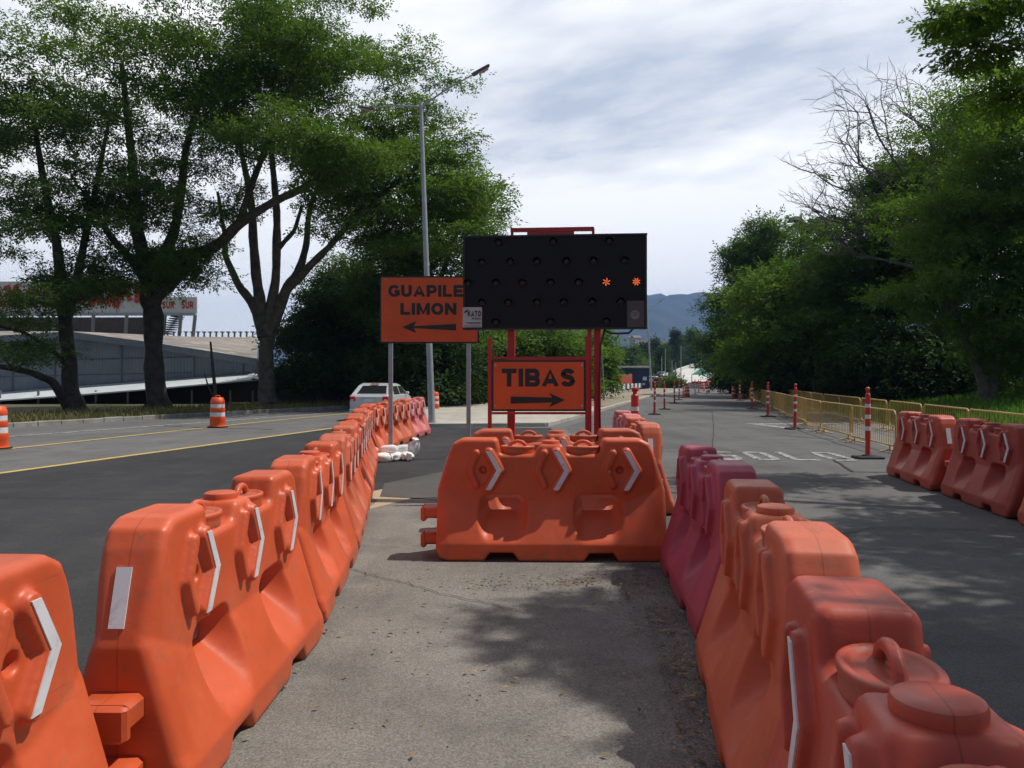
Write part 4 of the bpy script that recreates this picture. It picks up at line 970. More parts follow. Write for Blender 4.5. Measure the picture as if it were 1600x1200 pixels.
tree('shade_tree', 'dark shrubby tree low behind the fence, left of the pale stems', (*P(1470, 632, 40).xy, 0), [
    S((1470, 634, 29, .2), (1470, 590, 29, .16), (1460, 520, 29, .08))],
    [Bl(1470, 560, 29, 3.0, 2.5, 1.5, 56), Bl(1540, 575, 30, 2.6, 2, 1.3, 40), Bl(1300, 585, 42, 3.4, 2.5, 1.3, 40), Bl(1230, 592, 52, 3.0, 2.5, 1.4, 26)],
    LEAF_C, ls=.24, nsp=60, subr=(1.15, .6), seed=45, group='trees along the right verge')
KZ = 1.0
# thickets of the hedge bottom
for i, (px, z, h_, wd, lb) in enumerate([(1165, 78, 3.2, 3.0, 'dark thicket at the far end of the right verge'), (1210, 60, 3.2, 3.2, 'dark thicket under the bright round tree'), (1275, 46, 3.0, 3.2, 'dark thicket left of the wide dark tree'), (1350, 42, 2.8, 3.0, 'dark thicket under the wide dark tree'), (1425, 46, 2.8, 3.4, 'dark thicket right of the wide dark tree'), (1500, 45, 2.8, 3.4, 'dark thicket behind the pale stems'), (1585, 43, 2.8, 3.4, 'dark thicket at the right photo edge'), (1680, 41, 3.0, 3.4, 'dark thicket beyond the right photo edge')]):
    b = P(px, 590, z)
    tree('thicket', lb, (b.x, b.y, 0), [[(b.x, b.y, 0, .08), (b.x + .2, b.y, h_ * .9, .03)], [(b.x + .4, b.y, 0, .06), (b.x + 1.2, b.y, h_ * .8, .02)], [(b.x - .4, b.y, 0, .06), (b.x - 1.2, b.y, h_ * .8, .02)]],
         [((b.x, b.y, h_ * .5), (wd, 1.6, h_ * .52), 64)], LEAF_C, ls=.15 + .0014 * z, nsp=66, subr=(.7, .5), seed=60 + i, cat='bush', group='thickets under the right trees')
# bare-branched tree
def bare_tree():
    rg = np.random.default_rng(5); base = Vector((*P(1480, 632, 40).xy, 0)); e = empty('sparse_tree', base, 0, 'thinly leafed tree with fine grey twigs reaching left above the right trees', 'tree')
    m = MB()
    def grow(p, d, L, r, lvl):
        n = 4; pts = [p]; q = p.copy(); dd = d.copy()
        for i in range(n):
            dd = (dd + Vector(rg.normal(size=3)) * .12 + Vector((-.03, 0, .01))).normalized(); q = q + dd * L / n; pts.append(q.copy())
        m.tube([x - base for x in pts], [r * (1 - .12 * i) for i in range(n + 1)], 6 if lvl < 3 else 4, False)
        if lvl >= 5: return
        for k in range(3 if lvl < 5 else 2):
            t = [0.45, .75, 1.0][k] if lvl < 5 else [.6, 1.0][k]
            a = pts[0].lerp(pts[-1], t) if t < 1 else pts[-1]
            nd = (dd + Vector(rg.normal(size=3)) * .55).normalized(); nd.z = nd.z * .8 + .1
            grow(a, nd.normalized(), L * .66, max(r * .6, .009), lvl + 1)
    p0 = Vector(P(1480, 632, 40)); p1 = Vector(P(1470, 430, 40)); m.tube([p0 - base, (p0 + p1) / 2 - base, p1 - base], [.3, .25, .2], 8, False)
    for px, py, L in ((1350, 350, 3.6), (1340, 280, 4.0), (1345, 225, 4.4), (1390, 190, 4.4), (1310, 320, 3.4), (1440, 150, 4.2), (1500, 130, 4.0), (1330, 390, 3.0)):
        d = (Vector(P(px, py, 40)) - p1); mid = p1 + d * .42; m.tube([p1 - base, mid - base], [.15, .10], 6, False); grow(mid, d.normalized(), L * .85, .08, 1)
    m.build('trunk', material('grey_twigs', (.12, .10, .10), .9, var=.2), e, smooth=True, fix=False)
    cs = [tuple(Vector(P(px + rg.normal() * 22, py + rg.normal() * 16, 40 + rg.normal())) - base) for px, py, k_ in ((1400, 250, 7), (1440, 210, 9), (1370, 320, 6), (1480, 170, 10), (1330, 330, 3), (1500, 230, 12), (1430, 300, 9), (1540, 190, 10), (1285, 272, 1), (1360, 205, 2)) for _ in range(k_)]
    V, Q, T = leaf_cloud(cs, np.tile([.9, .9, .3], (len(cs), 1)), 26, .16, .2, .6, 5, rg); np_mesh('crown', V, Q, LEAF_D, e, smooth=False, tint=T)
bare_tree()
# feathery tree leaning in from the right, its crown over the right lane (shades the lane)
tree('feathery_tree', 'feathery tree hanging into the upper right corner of the photo', (13.5, 8.0, 0), [
    [(13.5, 8, 0, .45), (13.2, 8.4, 3, .36), (12.4, 9, 6, .26), (11.0, 10, 8.2, .16), (9.2, 11, 9.4, .09), (7.6, 12, 9.6, .04)],
    [(12.6, 8.9, 5.4, .24), (11, 7.5, 7.6, .17), (9, 6.5, 9, .12), (7.3, 6.0, 9.6, .07), (6.0, 5.9, 9.4, .03)],
    [(12.4, 9, 6, .2), (12, 11, 7.5, .13), (10.0, 12.6, 7.6, .07), (8.3, 13, 7.0, .03)], [(12.6, 8.9, 5.4, .2), (12.4, 5, 8, .14), (11, 1.5, 9.5, .08)]],
    [((8.0, 5.2, 9.6), (2.6, 2.4, .8), 46), ((10.2, 3.2, 9.2), (3.0, 3.4, 1.0), 50), ((6.45, 6.0, 9.3), (1.1, 1.2, .4), 15), ((6.9, 7.6, 9.5), (.7, .5, .3), 3), ((9.6, 9.2, 9.4), (2.2, 2.0, .9), 20), ((13.2, 12.2, 8.6), (1.8, 2.4, 1.6), 30), ((11.5, 8, 9.6), (2.6, 3, 1.2), 30), (tuple(P(1500, 30, 13)), (.6, .9, .25), 5), (tuple(P(1540, 85, 13)), (.5, .9, .25), 4), (tuple(P(1600, 150, 13)), (.5, .9, .3), 5), (tuple(P(1575, 5, 13)), (.6, .9, .3), 5)],
    LEAF_D, ls=.085, nsp=84, subr=(.62, .14), seed=71, droop=.35, flat=.75, feather=9)
# its neighbour, whose shade falls over the near lane
tree('shade_tree', 'tree standing on the right verge beside the camera, shading the lane', (11.5, -2.5, 0), [
    [(11.5, -2.5, 0, .4), (11, -2.2, 3.5, .3), (9.6, -1, 6.5, .2), (8, 0.5, 8.4, .1), (7.0, 2.6, 8.8, .04)], [(11, -2, 3.8, .25), (12, 0, 7, .15), (11, 2, 9, .07)]],
    [((7.6, 1.2, 8.8), (2.2, 2.6, .8), 40), ((10.5, 0, 9.0), (3.4, 3.4, 1.2), 50), ((7.4, 4.2, 8.6), (1.4, 1.3, .5), 14), ((6.9, 0.3, 8.8), (.9, 1.3, .4), 7)],
    LEAF_D, ls=.15, nsp=60, subr=(.7, .2), seed=72)
# a palm and a narrow conifer top between the right trees
def palm():
    b = P(1262, 590, 62); tp = P(1262, 352, 62).z; e = empty('palm_tree', (b.x, b.y, 0), 0, 'palm crown rising above the far right trees', 'palm tree')
    m = MB(); m.tube([(0, 0, 0), (.1, 0, tp * .5), (0, 0, tp)], [.2, .16, .13], 8); m.build('trunk', BARK2, e)
    vs = []; T = []; rg = np.random.default_rng(3)
    for k in range(16):
        a = k * 2.4; L = 2.6; el = rg.uniform(.1, 1.1)
        for j in range(26):
            t = j / 26; c_ = Vector((math.cos(a) * math.cos(el) * L * t, math.sin(a) * math.cos(el) * L * t, tp + math.sin(el) * L * t - 1.7 * t * t))
            sd = Vector((-math.sin(a), math.cos(a), -.5))
            for s in (-1, 1):
                tip = c_ + (sd * s + Vector((math.cos(a) * .5, math.sin(a) * .5, -.5 if s > 0 else .3))) * .55 * (1 - .5 * t)
                if s < 0: tip.z = c_.z - abs(tip.z - c_.z)
                w_ = Vector((math.cos(a), math.sin(a), 0)) * .05; vs += [c_ - w_, c_ + w_, tip + w_ * .3, tip - w_ * .3]; T.append(rg.random())
    np_mesh('crown', [tuple(v) for v in vs], np.arange(len(vs)).reshape(-1, 4), LEAF_C, e, smooth=False, tint=T)
palm()
def conifer(px, pyt, z, wd, lb, mat=None, group=None, name='conifer', seed=0):
    b = P(px, 590, z); tp = P(px, pyt, z).z; e = empty(name, (b.x, b.y, 0), 0, lb, 'conifer', group); rg = np.random.default_rng(seed)
    m = MB(); m.tube([(0, 0, 0), (0, 0, tp * .95)], [wd * .12, .04], 7); m.build('trunk', BARK, e)
    cs = []; rs = []
    for i in range(46):
        t = rg.random() ** .8; a = rg.random() * 6.28; r = wd * (1 - t) ** .8 * (.3 + .7 * rg.random()); cs.append((math.cos(a) * r, math.sin(a) * r, tp * (.12 + .86 * t))); rs.append((wd * .3 * (1.1 - t), wd * .3 * (1.1 - t), wd * .16))
    V, Q, T = leaf_cloud(cs, rs, 34, wd * .11, .3, .5, 4, rg); np_mesh('crown', V, Q, mat or LEAF_C, e, smooth=False, tint=T); return e
conifer(1252, 322, 60, .45, 'narrow pointed conifer top beside the palm crown', seed=1)
for i, (px, py, z, wd) in enumerate([(990, 545, 190, 5), (1005, 538, 230, 6), (1022, 532, 240, 6), (1040, 535, 260, 5.5), (1056, 517, 250, 5), (1068, 528, 280, 6.5), (1082, 518, 270, 7), (1097, 522, 260, 7), (1112, 532, 240, 7), (1126, 540, 200, 6), (975, 552, 150, 4.5), (1033, 545, 170, 3.5)]):
    conifer(px, py, z, wd, 'distant dark tree past the raised road, %s from the left' % ORD[[10, 0, 1, 2, 11, 3, 4, 5, 6, 7, 8, 9].index(i)], LEAF_C if i % 3 else LEAF_A, 'distant trees past the raised road', 'distant_tree', 80 + i)

# dead stump with two sticks on the left verge
b = P(333, 590, 37); st = empty('dead_sapling', (b.x, b.y, 0.05), 0, 'black dead sapling with two bare sticks in front of the grey shed', 'dead sapling')
m = MB(); m.tube([(0, 0, 0), (0.1, 0, .9), (.0, 0, 1.9), (-.12, 0, 3.2)], [.11, .09, .07, .045], 7); m.tube([(.05, 0, .6), (-.25, 0, 1.2), (-.4, 0, 1.75)], [.05, .04, .02], 6)
m.build('trunk', BARK, st, smooth=True)

# grass and litter
def blades(name, n, sampler, mat, hmin, hmax, label=None, cat='grass', wdt=.018, z0=0.0):
    pos = sampler(n); n = len(pos); a = rng.random(n) * 6.28; H = hmin + (hmax - hmin) * rng.random(n) ** 1.5
    lean = rng.normal(size=(n, 2)) * .28 * H[:, None]; w_ = np.stack([np.cos(a), np.sin(a)], 1) * (wdt * (.6 + .8 * rng.random(n)))[:, None]
    V = np.zeros((n, 4, 3)); V[:, 0, :2] = pos - w_; V[:, 1, :2] = pos + w_; V[:, 2, :2] = pos + w_ * .25 + lean; V[:, 3, :2] = pos - w_ * .25 + lean
    if z0 is None: z0 = np.array([bank(o) for o in GOFF]) - .01
    V[:, :2, 2] = np.broadcast_to(z0, (n,))[:, None]; V[:, 2:, 2] = (z0 + H)[:, None]
    o = np_mesh(name, V.reshape(-1, 3), np.arange(n * 4).reshape(-1, 4), mat, smooth=False, tint=rng.random(n)); tag(o, label, cat, kind='stuff'); return o
GOFF = None
def s_right(n):
    global GOFF
    GOFF = rng.random(n) ** .8 * 15 + .1
    y = 11 + 60 * rng.random(n) ** 1.6; x = np.array([lerp_path(GEDGE, t) for t in y]) + GOFF
    return np.stack([x, y], 1)
blades('grass', 80000, s_right, LEAF_E, .06, .30, 'green grass on the right verge behind the yellow fence', wdt=.035, z0=None)
def s_left(n):
    y = 8 + 62 * rng.random(n) ** 1.2; x = np.array([lerp_path(CURB, t) for t in y]) - .1 - rng.random(n) ** 1.6 * 7
    return np.stack([x, y], 1)
blades('grass', 42000, s_left, LEAF_F, .04, .30, 'dry patchy grass along the kerb of the left verge', wdt=.03, z0=.05)
n = 420
def litter(n, smp, ls, cols, label):
    p = smp(n); V = []; 
    a = rng.random(n) * 6.28; L = ls * (.4 + rng.random(n)); c_, s_ = np.cos(a), np.sin(a); z = .018 + rng.random(n) * .008
    for dx, dy, dz in ((-.5, 0, 0), (0, .22, .25), (.5, 0, .1), (0, -.22, .2)):
        V.append(np.stack([p[:, 0] + (dx * c_ - dy * s_) * L, p[:, 1] + (dx * s_ + dy * c_) * L, z + dz * L * .7], 1))
    V = np.stack(V, 1); o = np_mesh('fallen_leaves', V.reshape(-1, 3), np.arange(n * 4).reshape(-1, 4), cols, smooth=False, tint=rng.random(n)); tag(o, label, 'leaf litter', kind='stuff')
LIT = leafmat('dry_leaves', (0.05, 0.035, 0.018), (0.42, 0.27, 0.12), 0.1)
def smp1(n):
    k = n // 6; L = []
    for cx, cy, sx_, sy_ in ((.25, 6.15, .45, .12), (.85, 6.0, .2, .25), (.95, 5.2, .16, .3), (1.0, 4.2, .12, .25), (.92, 3.5, .14, .2), (.2, 4.6, 1.0, 1.2)): L.append(np.stack([rng.normal(cx, sx_, k), rng.normal(cy, sy_, k)], 1))
    return np.clip(np.concatenate(L), [-1.15, 2.2], [1.15, 6.6])
litter(900 // 6 * 6, smp1, .035, LIT, 'dry brown leaves and crumbs scattered on the bare lane')

# ------------------------------------------------------------------ left side buildings
WALLG = bpy.data.materials.new('grey_panel_wall'); WALLG.use_nodes = True; t = WALLG.node_tree; b = t.nodes['Principled BSDF']; b.inputs['Roughness'].default_value = .7
tcn = N(t, 'ShaderNodeTexCoord'); wv = N(t, 'ShaderNodeTexWave'); wv.inputs['Scale'].default_value = 1.6; t.links.new(tcn.outputs['Object'], wv.inputs['Vector'])
n1 = N(t, 'ShaderNodeTexNoise'); n1.inputs['Scale'].default_value = .8; n1.inputs['Detail'].default_value = 8; t.links.new(tcn.outputs['Object'], n1.inputs['Vector'])
t.links.new(mixc(t, ramp(t, n1.outputs[0], [(.35, 0.), (.7, 1.)]), (.15, .175, .215), (.21, .235, .275)), b.inputs['Base Color'])
bp = N(t, 'ShaderNodeBump'); bp.inputs['Strength'].default_value = .4; bp.inputs['Distance'].default_value = .05; t.links.new(wv.outputs[0], bp.inputs['Height']); t.links.new(bp.outputs[0], b.inputs['Normal'])
ROOFM = material('weathered_roof', (.21, .18, .15), .8, var=.35, scale=.35, dirt=((.62, .60, .55), .7))
ROOFL = material('pale_roof_sheet', (.62, .66, .68), .5, var=.1, scale=.6)
DARKW = material('dark_wall', (.035, .033, .035), .9, var=.3, scale=.5)
SHD = empty('shed', (-20, 48, 0), 0, 'long grey panelled shed with a weathered low roof behind the left trees', 'shed')
Z1 = 48.0
def L_(px, py, z=Z1): p = P(px, py, z); return Vector((p.x + 20, p.y - 48, p.z))
# wall facing the road, canopy below it, roof above
wt = [(-260, 560), (-60, 532), (112, 522), (250, 540), (404, 564)]
m = MB(); lo_ = [L_(-260, 640), L_(-60, 622), L_(112, 612), L_(250, 601), L_(404, 589)]
hi_ = [L_(x, y) for x, y in wt]
vs = lo_ + hi_; m.add([tuple(v) for v in vs] + [(v.x, v.y + .3, v.z) for v in vs], [(i, i + 1, i + 6, i + 5) for i in range(4)] + [(i + 11, i + 10, i + 15, i + 16) for i in range(4)] + [(4, 14, 19, 9), (0, 5, 15, 10)]); m.build('wall', WALLG, SHD)
m = MB()
for x in (-180, -80, 20, 86, 190, 303, 380):
    i = max(j for j in range(5) if wt[j][0] <= x); tt = (x - wt[i][0]) / (wt[min(i + 1, 4)][0] - wt[i][0]); yt = wt[i][1] * (1 - tt) + wt[min(i + 1, 4)][1] * tt
    a = L_(x, 612 - (x - 112) * .07); b_ = L_(x, yt); m.box(((a.x + b_.x) / 2, -.03, (a.z + b_.z) / 2), (.07, .05, b_.z - a.z - .1))
for yy in (558, 582): a = L_(-60, yy + 8); b_ = L_(300, yy); m.tube([(a.x, -.02, a.z), (b_.x, -.02, b_.z)], .025, 4)
m.build('seam_strip', material('seam_grey', (.12, .135, .16), .7), SHD)
m = MB()
for (x0, y0), (x1, y1) in zip(wt[:-1], wt[1:]):
    a = L_(x0, y0 + 1); b_ = L_(x1, y1 + 1); m.add([(a.x, -.35, a.z - .22), (b_.x, -.35, b_.z - .22), (b_.x, -.35, b_.z + .16), (a.x, -.35, a.z + .16), (a.x, .1, a.z + .16), (b_.x, .1, b_.z + .16)], [(0, 1, 2, 3), (3, 2, 5, 4)])
m.build('fascia', material('fascia_blue_grey', (.20, .235, .29), .6), SHD, fix=False)
# roof slope rising behind
m = MB(); r0 = [Vector(L_(x, y + 1)) + Vector((0, -.3, .18)) for x, y in wt]; r1 = [Vector((v.x + 3 - 2, 22, P(0, 528, 70).z + (0.35 if i < 3 else 0))) for i, v in enumerate(r0)]
r1[4] = Vector(P(404, 527, 70)) + Vector((20, -48, 0)); r1[3] = Vector(P(300, 526, 70)) + Vector((20, -48, 0)); r1[2] = Vector(P(120, 518, 70)) + Vector((20, -48, 0)); r1[1] = Vector(P(-60, 517, 70)) + Vector((20, -48, 0)); r1[0] = Vector(P(-260, 520, 70)) + Vector((20, -48, 0))
m.add([tuple(v) for v in r0 + r1] , [(i, i + 1, i + 6, i + 5) for i in range(4)]); m.build('roof', ROOFM, SHD, fix=False)
for i in range(16):
    m = MB(); px = 262 + i * 9.5; p = P(px, 527, 70.1); m.box((p.x + 20, 22.1, p.z + .18), (.12, .12, .55)); m.box((p.x + 20, 22.1, p.z + .46), (.3, .3, .1)); m.build('ridge_vent', GREYP, SHD)
m = MB()
cp = [(-260, 646, 639), (-60, 629, 618), (112, 617, 604), (250, 606, 594), (404, 592, 583)]
a = []; b_ = []
for x, y0, y1 in cp:
    q = L_(x, y0, Z1 - 2.2); a.append((q.x, -2.2, q.z)); q2 = L_(x, y1); b_.append((q2.x, -.05, q2.z))
m.add(a + b_ + [(x, y, z - .08) for x, y, z in a], [(i, i + 1, i + 6, i + 5) for i in range(4)] + [(i + 10, i + 11, i + 1, i) for i in range(4)]); m.build('canopy', ROOFL, SHD, fix=False)
m = MB()
for x in (-200, -100, 0, 60, 150, 200, 300, 360, 395):
    q = L_(x, 600, Z1 - 1.8); m.box((q.x, -1.8, .2), (.1, .1, 1.3))
m.build('canopy_post', GREYP, SHD)
m = MB(); m.box((-1.5, 1.2, .45), (46, .2, 3.2)); m.build('back_wall', DARKW, SHD)
m = MB(); m.box((10.4, 12, 1.2), (7, 18, 2.6)); m.build('annex', DARKW, SHD)

# stand with the big sign on stilts
ST = empty('sign_gantry', (*P(150, 590, 95).xy, 0), 0, 'white and orange SUR sign band on slanted grey stilts above the shed', 'sign structure'); bx = P(150, 590, 95).x
def Q_(px, py, dz=0): p = P(px, py, 95); return (p.x - bx, dz, p.z)
CREAM = material('sign_cream', (.78, .74, .66), .6, var=.05, scale=.2)
m = MB(); p0 = Q_(-150, 489); p1 = Q_(309, 464); m.box(((p0[0] + p1[0]) / 2, 0, (p0[2] + p1[2]) / 2 ), (p1[0] - p0[0], .4, p1[2] - p0[2]), bev=.03); m.build('sign_band', CREAM, ST)
SRED = material('sign_red', (.62, .06, .025), .6)
m = MB(); p0 = Q_(-150, 466); p1 = Q_(228, 440); m.box(((p0[0] + p1[0]) / 2, -.1, (p0[2] + p1[2]) / 2), (p1[0] - p0[0], .5, p1[2] - p0[2]), bev=.03); m.build('upper_band', CREAM, ST)
m = MB()
for i in range(26):
    px = -140 + i * 14 + random.uniform(-3, 3); a = Q_(px, random.uniform(470, 482)); b2 = Q_(px + random.uniform(6, 11), random.uniform(444, 455)); m.box(((a[0] + b2[0]) / 2, -.38, (a[2] + b2[2]) / 2), (b2[0] - a[0], .05, b2[2] - a[2]), ry=random.uniform(-.5, .5))
m.build('red_letter_block', SRED, ST)
for px in (284.5, 254.5):
    a = Q_(px, 482.5); b2 = Q_(px + 19, 471); block_text('lettering', 'SUR', a[0], b2[0], a[2], b2[2] - a[2], SRED, ST, -.22)
m = MB(); p0 = Q_(-150, 493); p1 = Q_(306, 489.5); m.box(((p0[0] + p1[0]) / 2, 0, (p0[2] + p1[2]) / 2), (p1[0] - p0[0], .6, p1[2] - p0[2])); m.build('beam', STEEL, ST)
for px in (305, 283, 258, 198, 146, 84, 22, -40):
    a = Q_(px, 492); b2 = Q_(px - 12, 532); m = MB(); m.tube([a, (b2[0], 1.5, b2[2])], .22, 6); m.build('stilt', STEEL, ST)
m = MB(); a = Q_(272, 494); b2 = Q_(253, 524)
for i in range(9): m.box((a[0] + (b2[0] - a[0]) * i / 9, 1, a[2] + (b2[2] - a[2]) * i / 9), (.9, 2.0, .12))
m.build('stair', GREYP, ST)
m = MB(); p0 = Q_(-150, 560); p1 = Q_(212, 493); m.box(((p0[0] + p1[0]) / 2, 3, (p0[2] + p1[2]) / 2), (p1[0] - p0[0], .5, p1[2] - p0[2])); m.build('back_wall', material('brown_wall', (.075, .06, .06), .8, var=.2), ST)
m = MB(); m.box((0, 4, 1), (36, 1, 6)); m.build('base', DARKW, ST)

# ------------------------------------------------------------------ lamp posts
def lamp_post(px, pyb, z, pxt, pyt, arms, lb, r=.11, group='street lamps'):
    b = P(px, 590, z); e = empty('street_lamp', (b.x, z, 0), 0, lb, 'street lamp', group); t_ = P(pxt, pyt, z)
    m = MB(); m.tube([(0, 0, 0), (0, 0, .1), ((t_.x - b.x) * .5, 0, t_.z * .5), (t_.x - b.x, 0, t_.z)], [r, r, r * .75, r * .5], 12); m.build('pole', STEEL, e, smooth=True)
    m = MB(); m.lathe([(0, 0), (r * 2.2, 0), (r * 2.2, .03), (r * 1.2, .05), (r * 1.1, .2), (0, .2)], 12); m.build('base_plate', STEEL, e)
    for (ax, ay, dy) in arms:
        q = P(ax, ay, z); a = Vector((t_.x - b.x, 0, t_.z - .15)); c_ = Vector((q.x - b.x, dy, q.z)); d = (c_ - a)
        m = MB(); m.tube([a, a + d * .5 + Vector((0, 0, .03 * d.length)), c_], [r * .30, r * .26, r * .2], 8); ar = m.build('arm', STEEL, e, smooth=True)
        dn = d.normalized(); ang = math.atan2(dn.z, dn.x) if dn.x > 0 else math.atan2(dn.z, dn.x)
        m = MB(); c2 = c_ + dn * .28; m.box(c2, (.56, .22, .06), ry=-ang, bev=.04); m.box(c_ + dn * .02, (.2, .1, .12), ry=-ang, bev=.02); hd = m.build('lamp_head', GREYP, ar)
        m = MB(); m.box(c2 + Vector((.06 * dn.x, 0, -.055)), (.34, .2, .02), ry=-ang); m.build('lens', material('lamp_lens', (.5, .36, .32), .3), hd)
    return e
lamp_post(675, 668, 25.9, 657.5, 160, [(742, 121, -.3), (572, 149, 1.2)], 'tall leaning double armed street lamp behind the left sign', .115)
lamp_post(1018, 612, 92, 1011, 483, [(1031, 471, 0)], 'distant double armed street lamp right of the arrow board', .11)
lamp_post(944, 627, 52, 940, 545, [], 'thin grey pole behind the right mast of the arrow board', .07)
for i, (px, pb, pt, z) in enumerate([(1039.5, 596, 545, 140), (1050, 600, 563, 125), (1056, 600, 566, 125), (1064, 600, 540, 130), (1034, 596, 556, 150), (1095.5, 590, 548, 180)]):
    lamp_post(px, pb, z, px, pt, [], 'thin distant pole beside the raised road, %s of its cluster' % ORD[i], .09, 'thin distant poles')

# ------------------------------------------------------------------ the silver car
def car():
    yc = 29.5; x0, _ = G(575, 652); x0 = P(566, 590, 28).x
    e = empty('parked_car', (x0 + .05, 29.0, -.02), R(-5), 'silver white saloon car driving away on the left road behind the barriers', 'car')
    hh = .028; L = 4.4; X, Y, Z = grid((-.95, -.1, .1), (.95, L + .1, 1.5), hh)
    prof = [(.0, .32), (.02, .62), (.03, .92), (.10, 1.0), (.42, 1.03), (.98, 1.36), (1.35, 1.43), (2.1, 1.42), (2.55, 1.36), (3.25, 1.0), (4.15, .82), (4.36, .66), (4.4, .35), (4.25, .2), (.15, .2)]
    o2 = poly_sdf(Y[0], Z[0], prof)
    wz = .86 - .02 * np.clip((.6 - Z) / .4, 0, 1) - np.clip(Z - .95, 0, 1) * .42; wz = wz - .10 * np.clip((.5 - Y) / .5, 0, 1) ** 2 - .14 * np.clip((Y - 3.7) / .7, 0, 1) ** 2
    Fb = rmax(o2[None] + 0 * X, (np.abs(X) - wz) * .9, .06)
    for wy in (.85, 3.5): Fb = np.maximum(Fb, -np.maximum(np.hypot(Y - wy, Z - .33) - .36, .60 - np.abs(X)))
    V, Q = surface_nets(Fb, (-.95, -.1, .1), hh)
    c = V[Q].mean(1); a = np.abs(c[:, 0]); y = c[:, 1]; z = c[:, 2]
    rear = (z > 1.035 + .0 * a) & (z < 1.33) & (y < .97) & (a < .60 - (z - 1.03) * .35) & (y > .40)
    front = (z > 1.03) & (z < 1.33) & (y > 2.62) & (a < .60 - (z - 1.03) * .3)
    side = (a > .5) & (z > 1.0) & (z < 1.31) & (y > .72 + (z - 1.0) * .8) & (y < 3.02 - (z - 1.0) * 1.5) & ~((y > 1.78) & (y < 1.86)) & (a > .80 - (z - .95) * .42 - .035)
    gl = rear | front | side
    np_mesh('body', V, Q[~gl], CARP, e)
    np_mesh('rear_window', V, Q[rear], GLASS, e); np_mesh('windscreen', V, Q[front], GLASS, e); np_mesh('side_window', V, Q[side], GLASS, e)
    for s in (-1, 1):
        m = MB(); m.box((s * .66, .035, .86), (.24, .10, .17), bev=.03, rz=R(s * 12)); t_ = m.build('tail_lamp', TAIL, e)
        m = MB(); m.box((s * .66, -.02, .81), (.10, .02, .05), bev=.008); m.build('reflector', WHITE, t_)
        m = MB(); m.box((s * .93, 2.75, 1.03), (.16, .10, .12), bev=.03); m.build('mirror', CARP, e)
        for wy in (.85, 3.5):
            m = MB(); m.lathe([(0, -.1), (.26, -.1), (.315, -.08), (.325, 0), (.315, .08), (.26, .1), (0, .1)], 24); w_ = m.build('wheel', RUBBER, e, smooth=True); w_.rotation_euler = (0, R(90), 0); w_.location = (s * .76, wy, .33)
            m = MB(); m.lathe([(0, -.107), (.2, -.107), (.2, .107), (0, .107)], 16); m.build('rim', CHROME, w_)
    m = MB(); m.box((0, -.005, .40), (1.56, .10, .20), bev=.04); m.build('bumper', CARP, e)
    m = MB(); m.box((0, .005, .80), (.42, .03, .13), bev=.005); m.build('number_plate', WHITE, e)
    m = MB(); m.box((0, .012, .90), (.6, .03, .03), bev=.008); m.build('trim', CHROME, e)
    m = MB(); m.box((0, .98, 1.40), (.34, .10, .03), bev=.01); m.build('brake_light', TAIL, e)
    e.scale = (.92, .92, .98)
car()

# ------------------------------------------------------------------ things behind the boards
BLUE = material('blue_container', (.018, .035, .09), .5, var=.15, scale=1.0)
b = P(992, 590, 112); e = empty('container', (b.x, 112, 0), R(-8), 'dark blue container with white patches beside the raised road', 'container')
m = MB(); m.box((0, 2, 1.3), (3.9, 5.5, 3.1), bev=.03); m.build('box', BLUE, e)
m = MB()
for i in range(9): m.box((-1.75 + i * .44, -.78, 1.3), (.12, .05, 2.8))
m.build('ribs', BLUE, e)
m = MB(); m.box((1.35, -.80, 1.45), (.55, .04, .5)); m.box((1.2, -.8, .7), (.35, .04, .25)); m.build('white_patch', WHITE, e)
m = MB(); m.box((-.2, 1.8, 3.1), (4.6, 6, .25)); m.build('roof', CREAM, e)
# red truck
b = P(944, 590, 95); e = empty('truck', (b.x, 95, 0), R(-30), 'red truck standing behind the right leg of the arrow board', 'truck')
m = MB(); m.box((0, 0, 1.5), (2.3, 1.9, 1.5), bev=.12, taper=.93); m.box((0, .1, .65), (2.2, 1.9, .5), bev=.05); m.build('cab', RED, e)
m = MB(); m.box((0, -.965, 1.75), (1.9, .06, .6), bev=.02); m.build('windscreen', GLASS, e)
m = MB(); m.box((0, 3.6, 1.35), (2.3, 5.0, 1.2), bev=.04); m.build('cargo_bed', RED, e)
m = MB(); m.box((0, -1.0, .55), (2.2, .14, .3), bev=.03); m.build('bumper', WHITE, e)
for s in (-1, 1):
    for wy in (0, 3.2, 5):
        m = MB().lathe([(0, -.14), (.42, -.14), (.48, -.1), (.48, .1), (.42, .14), (0, .14)], 18); w_ = m.build('wheel', RUBBER, e, smooth=True); w_.rotation_euler = (0, R(90), 0); w_.location = (s * 1.0, wy, .48)
# guard rail with hatching
GR = empty('guard_rail', (*G(920, 620), .1), 0, 'low guard rail hatched black and white in front of the container', 'guard rail')
g0 = Vector((*G(920, 622), 0)); g1 = Vector((*G(1003, 612), 0)); d = g1 - g0; ang = math.atan2(d.y, d.x); GR.rotation_euler = (0, 0, ang); GR.location = (g0.x, g0.y, .1)
n = 22
for mat_, par, nm in ((WHITE, 0, 'white_hatch'), (BLACK, 1, 'black_hatch')):
    for i in range(n):
        if i % 2 == par: m = MB(); m.box((d.length * (i + .5) / n, 0, .62), (d.length / n - .01, .06, .50)); m.build(nm, mat_, GR)
for i in range(8):
    m = MB(); m.box((d.length * (i + .5) / 8, .08, .32), (.12, .08, .66)); m.build('post', STEEL, GR)
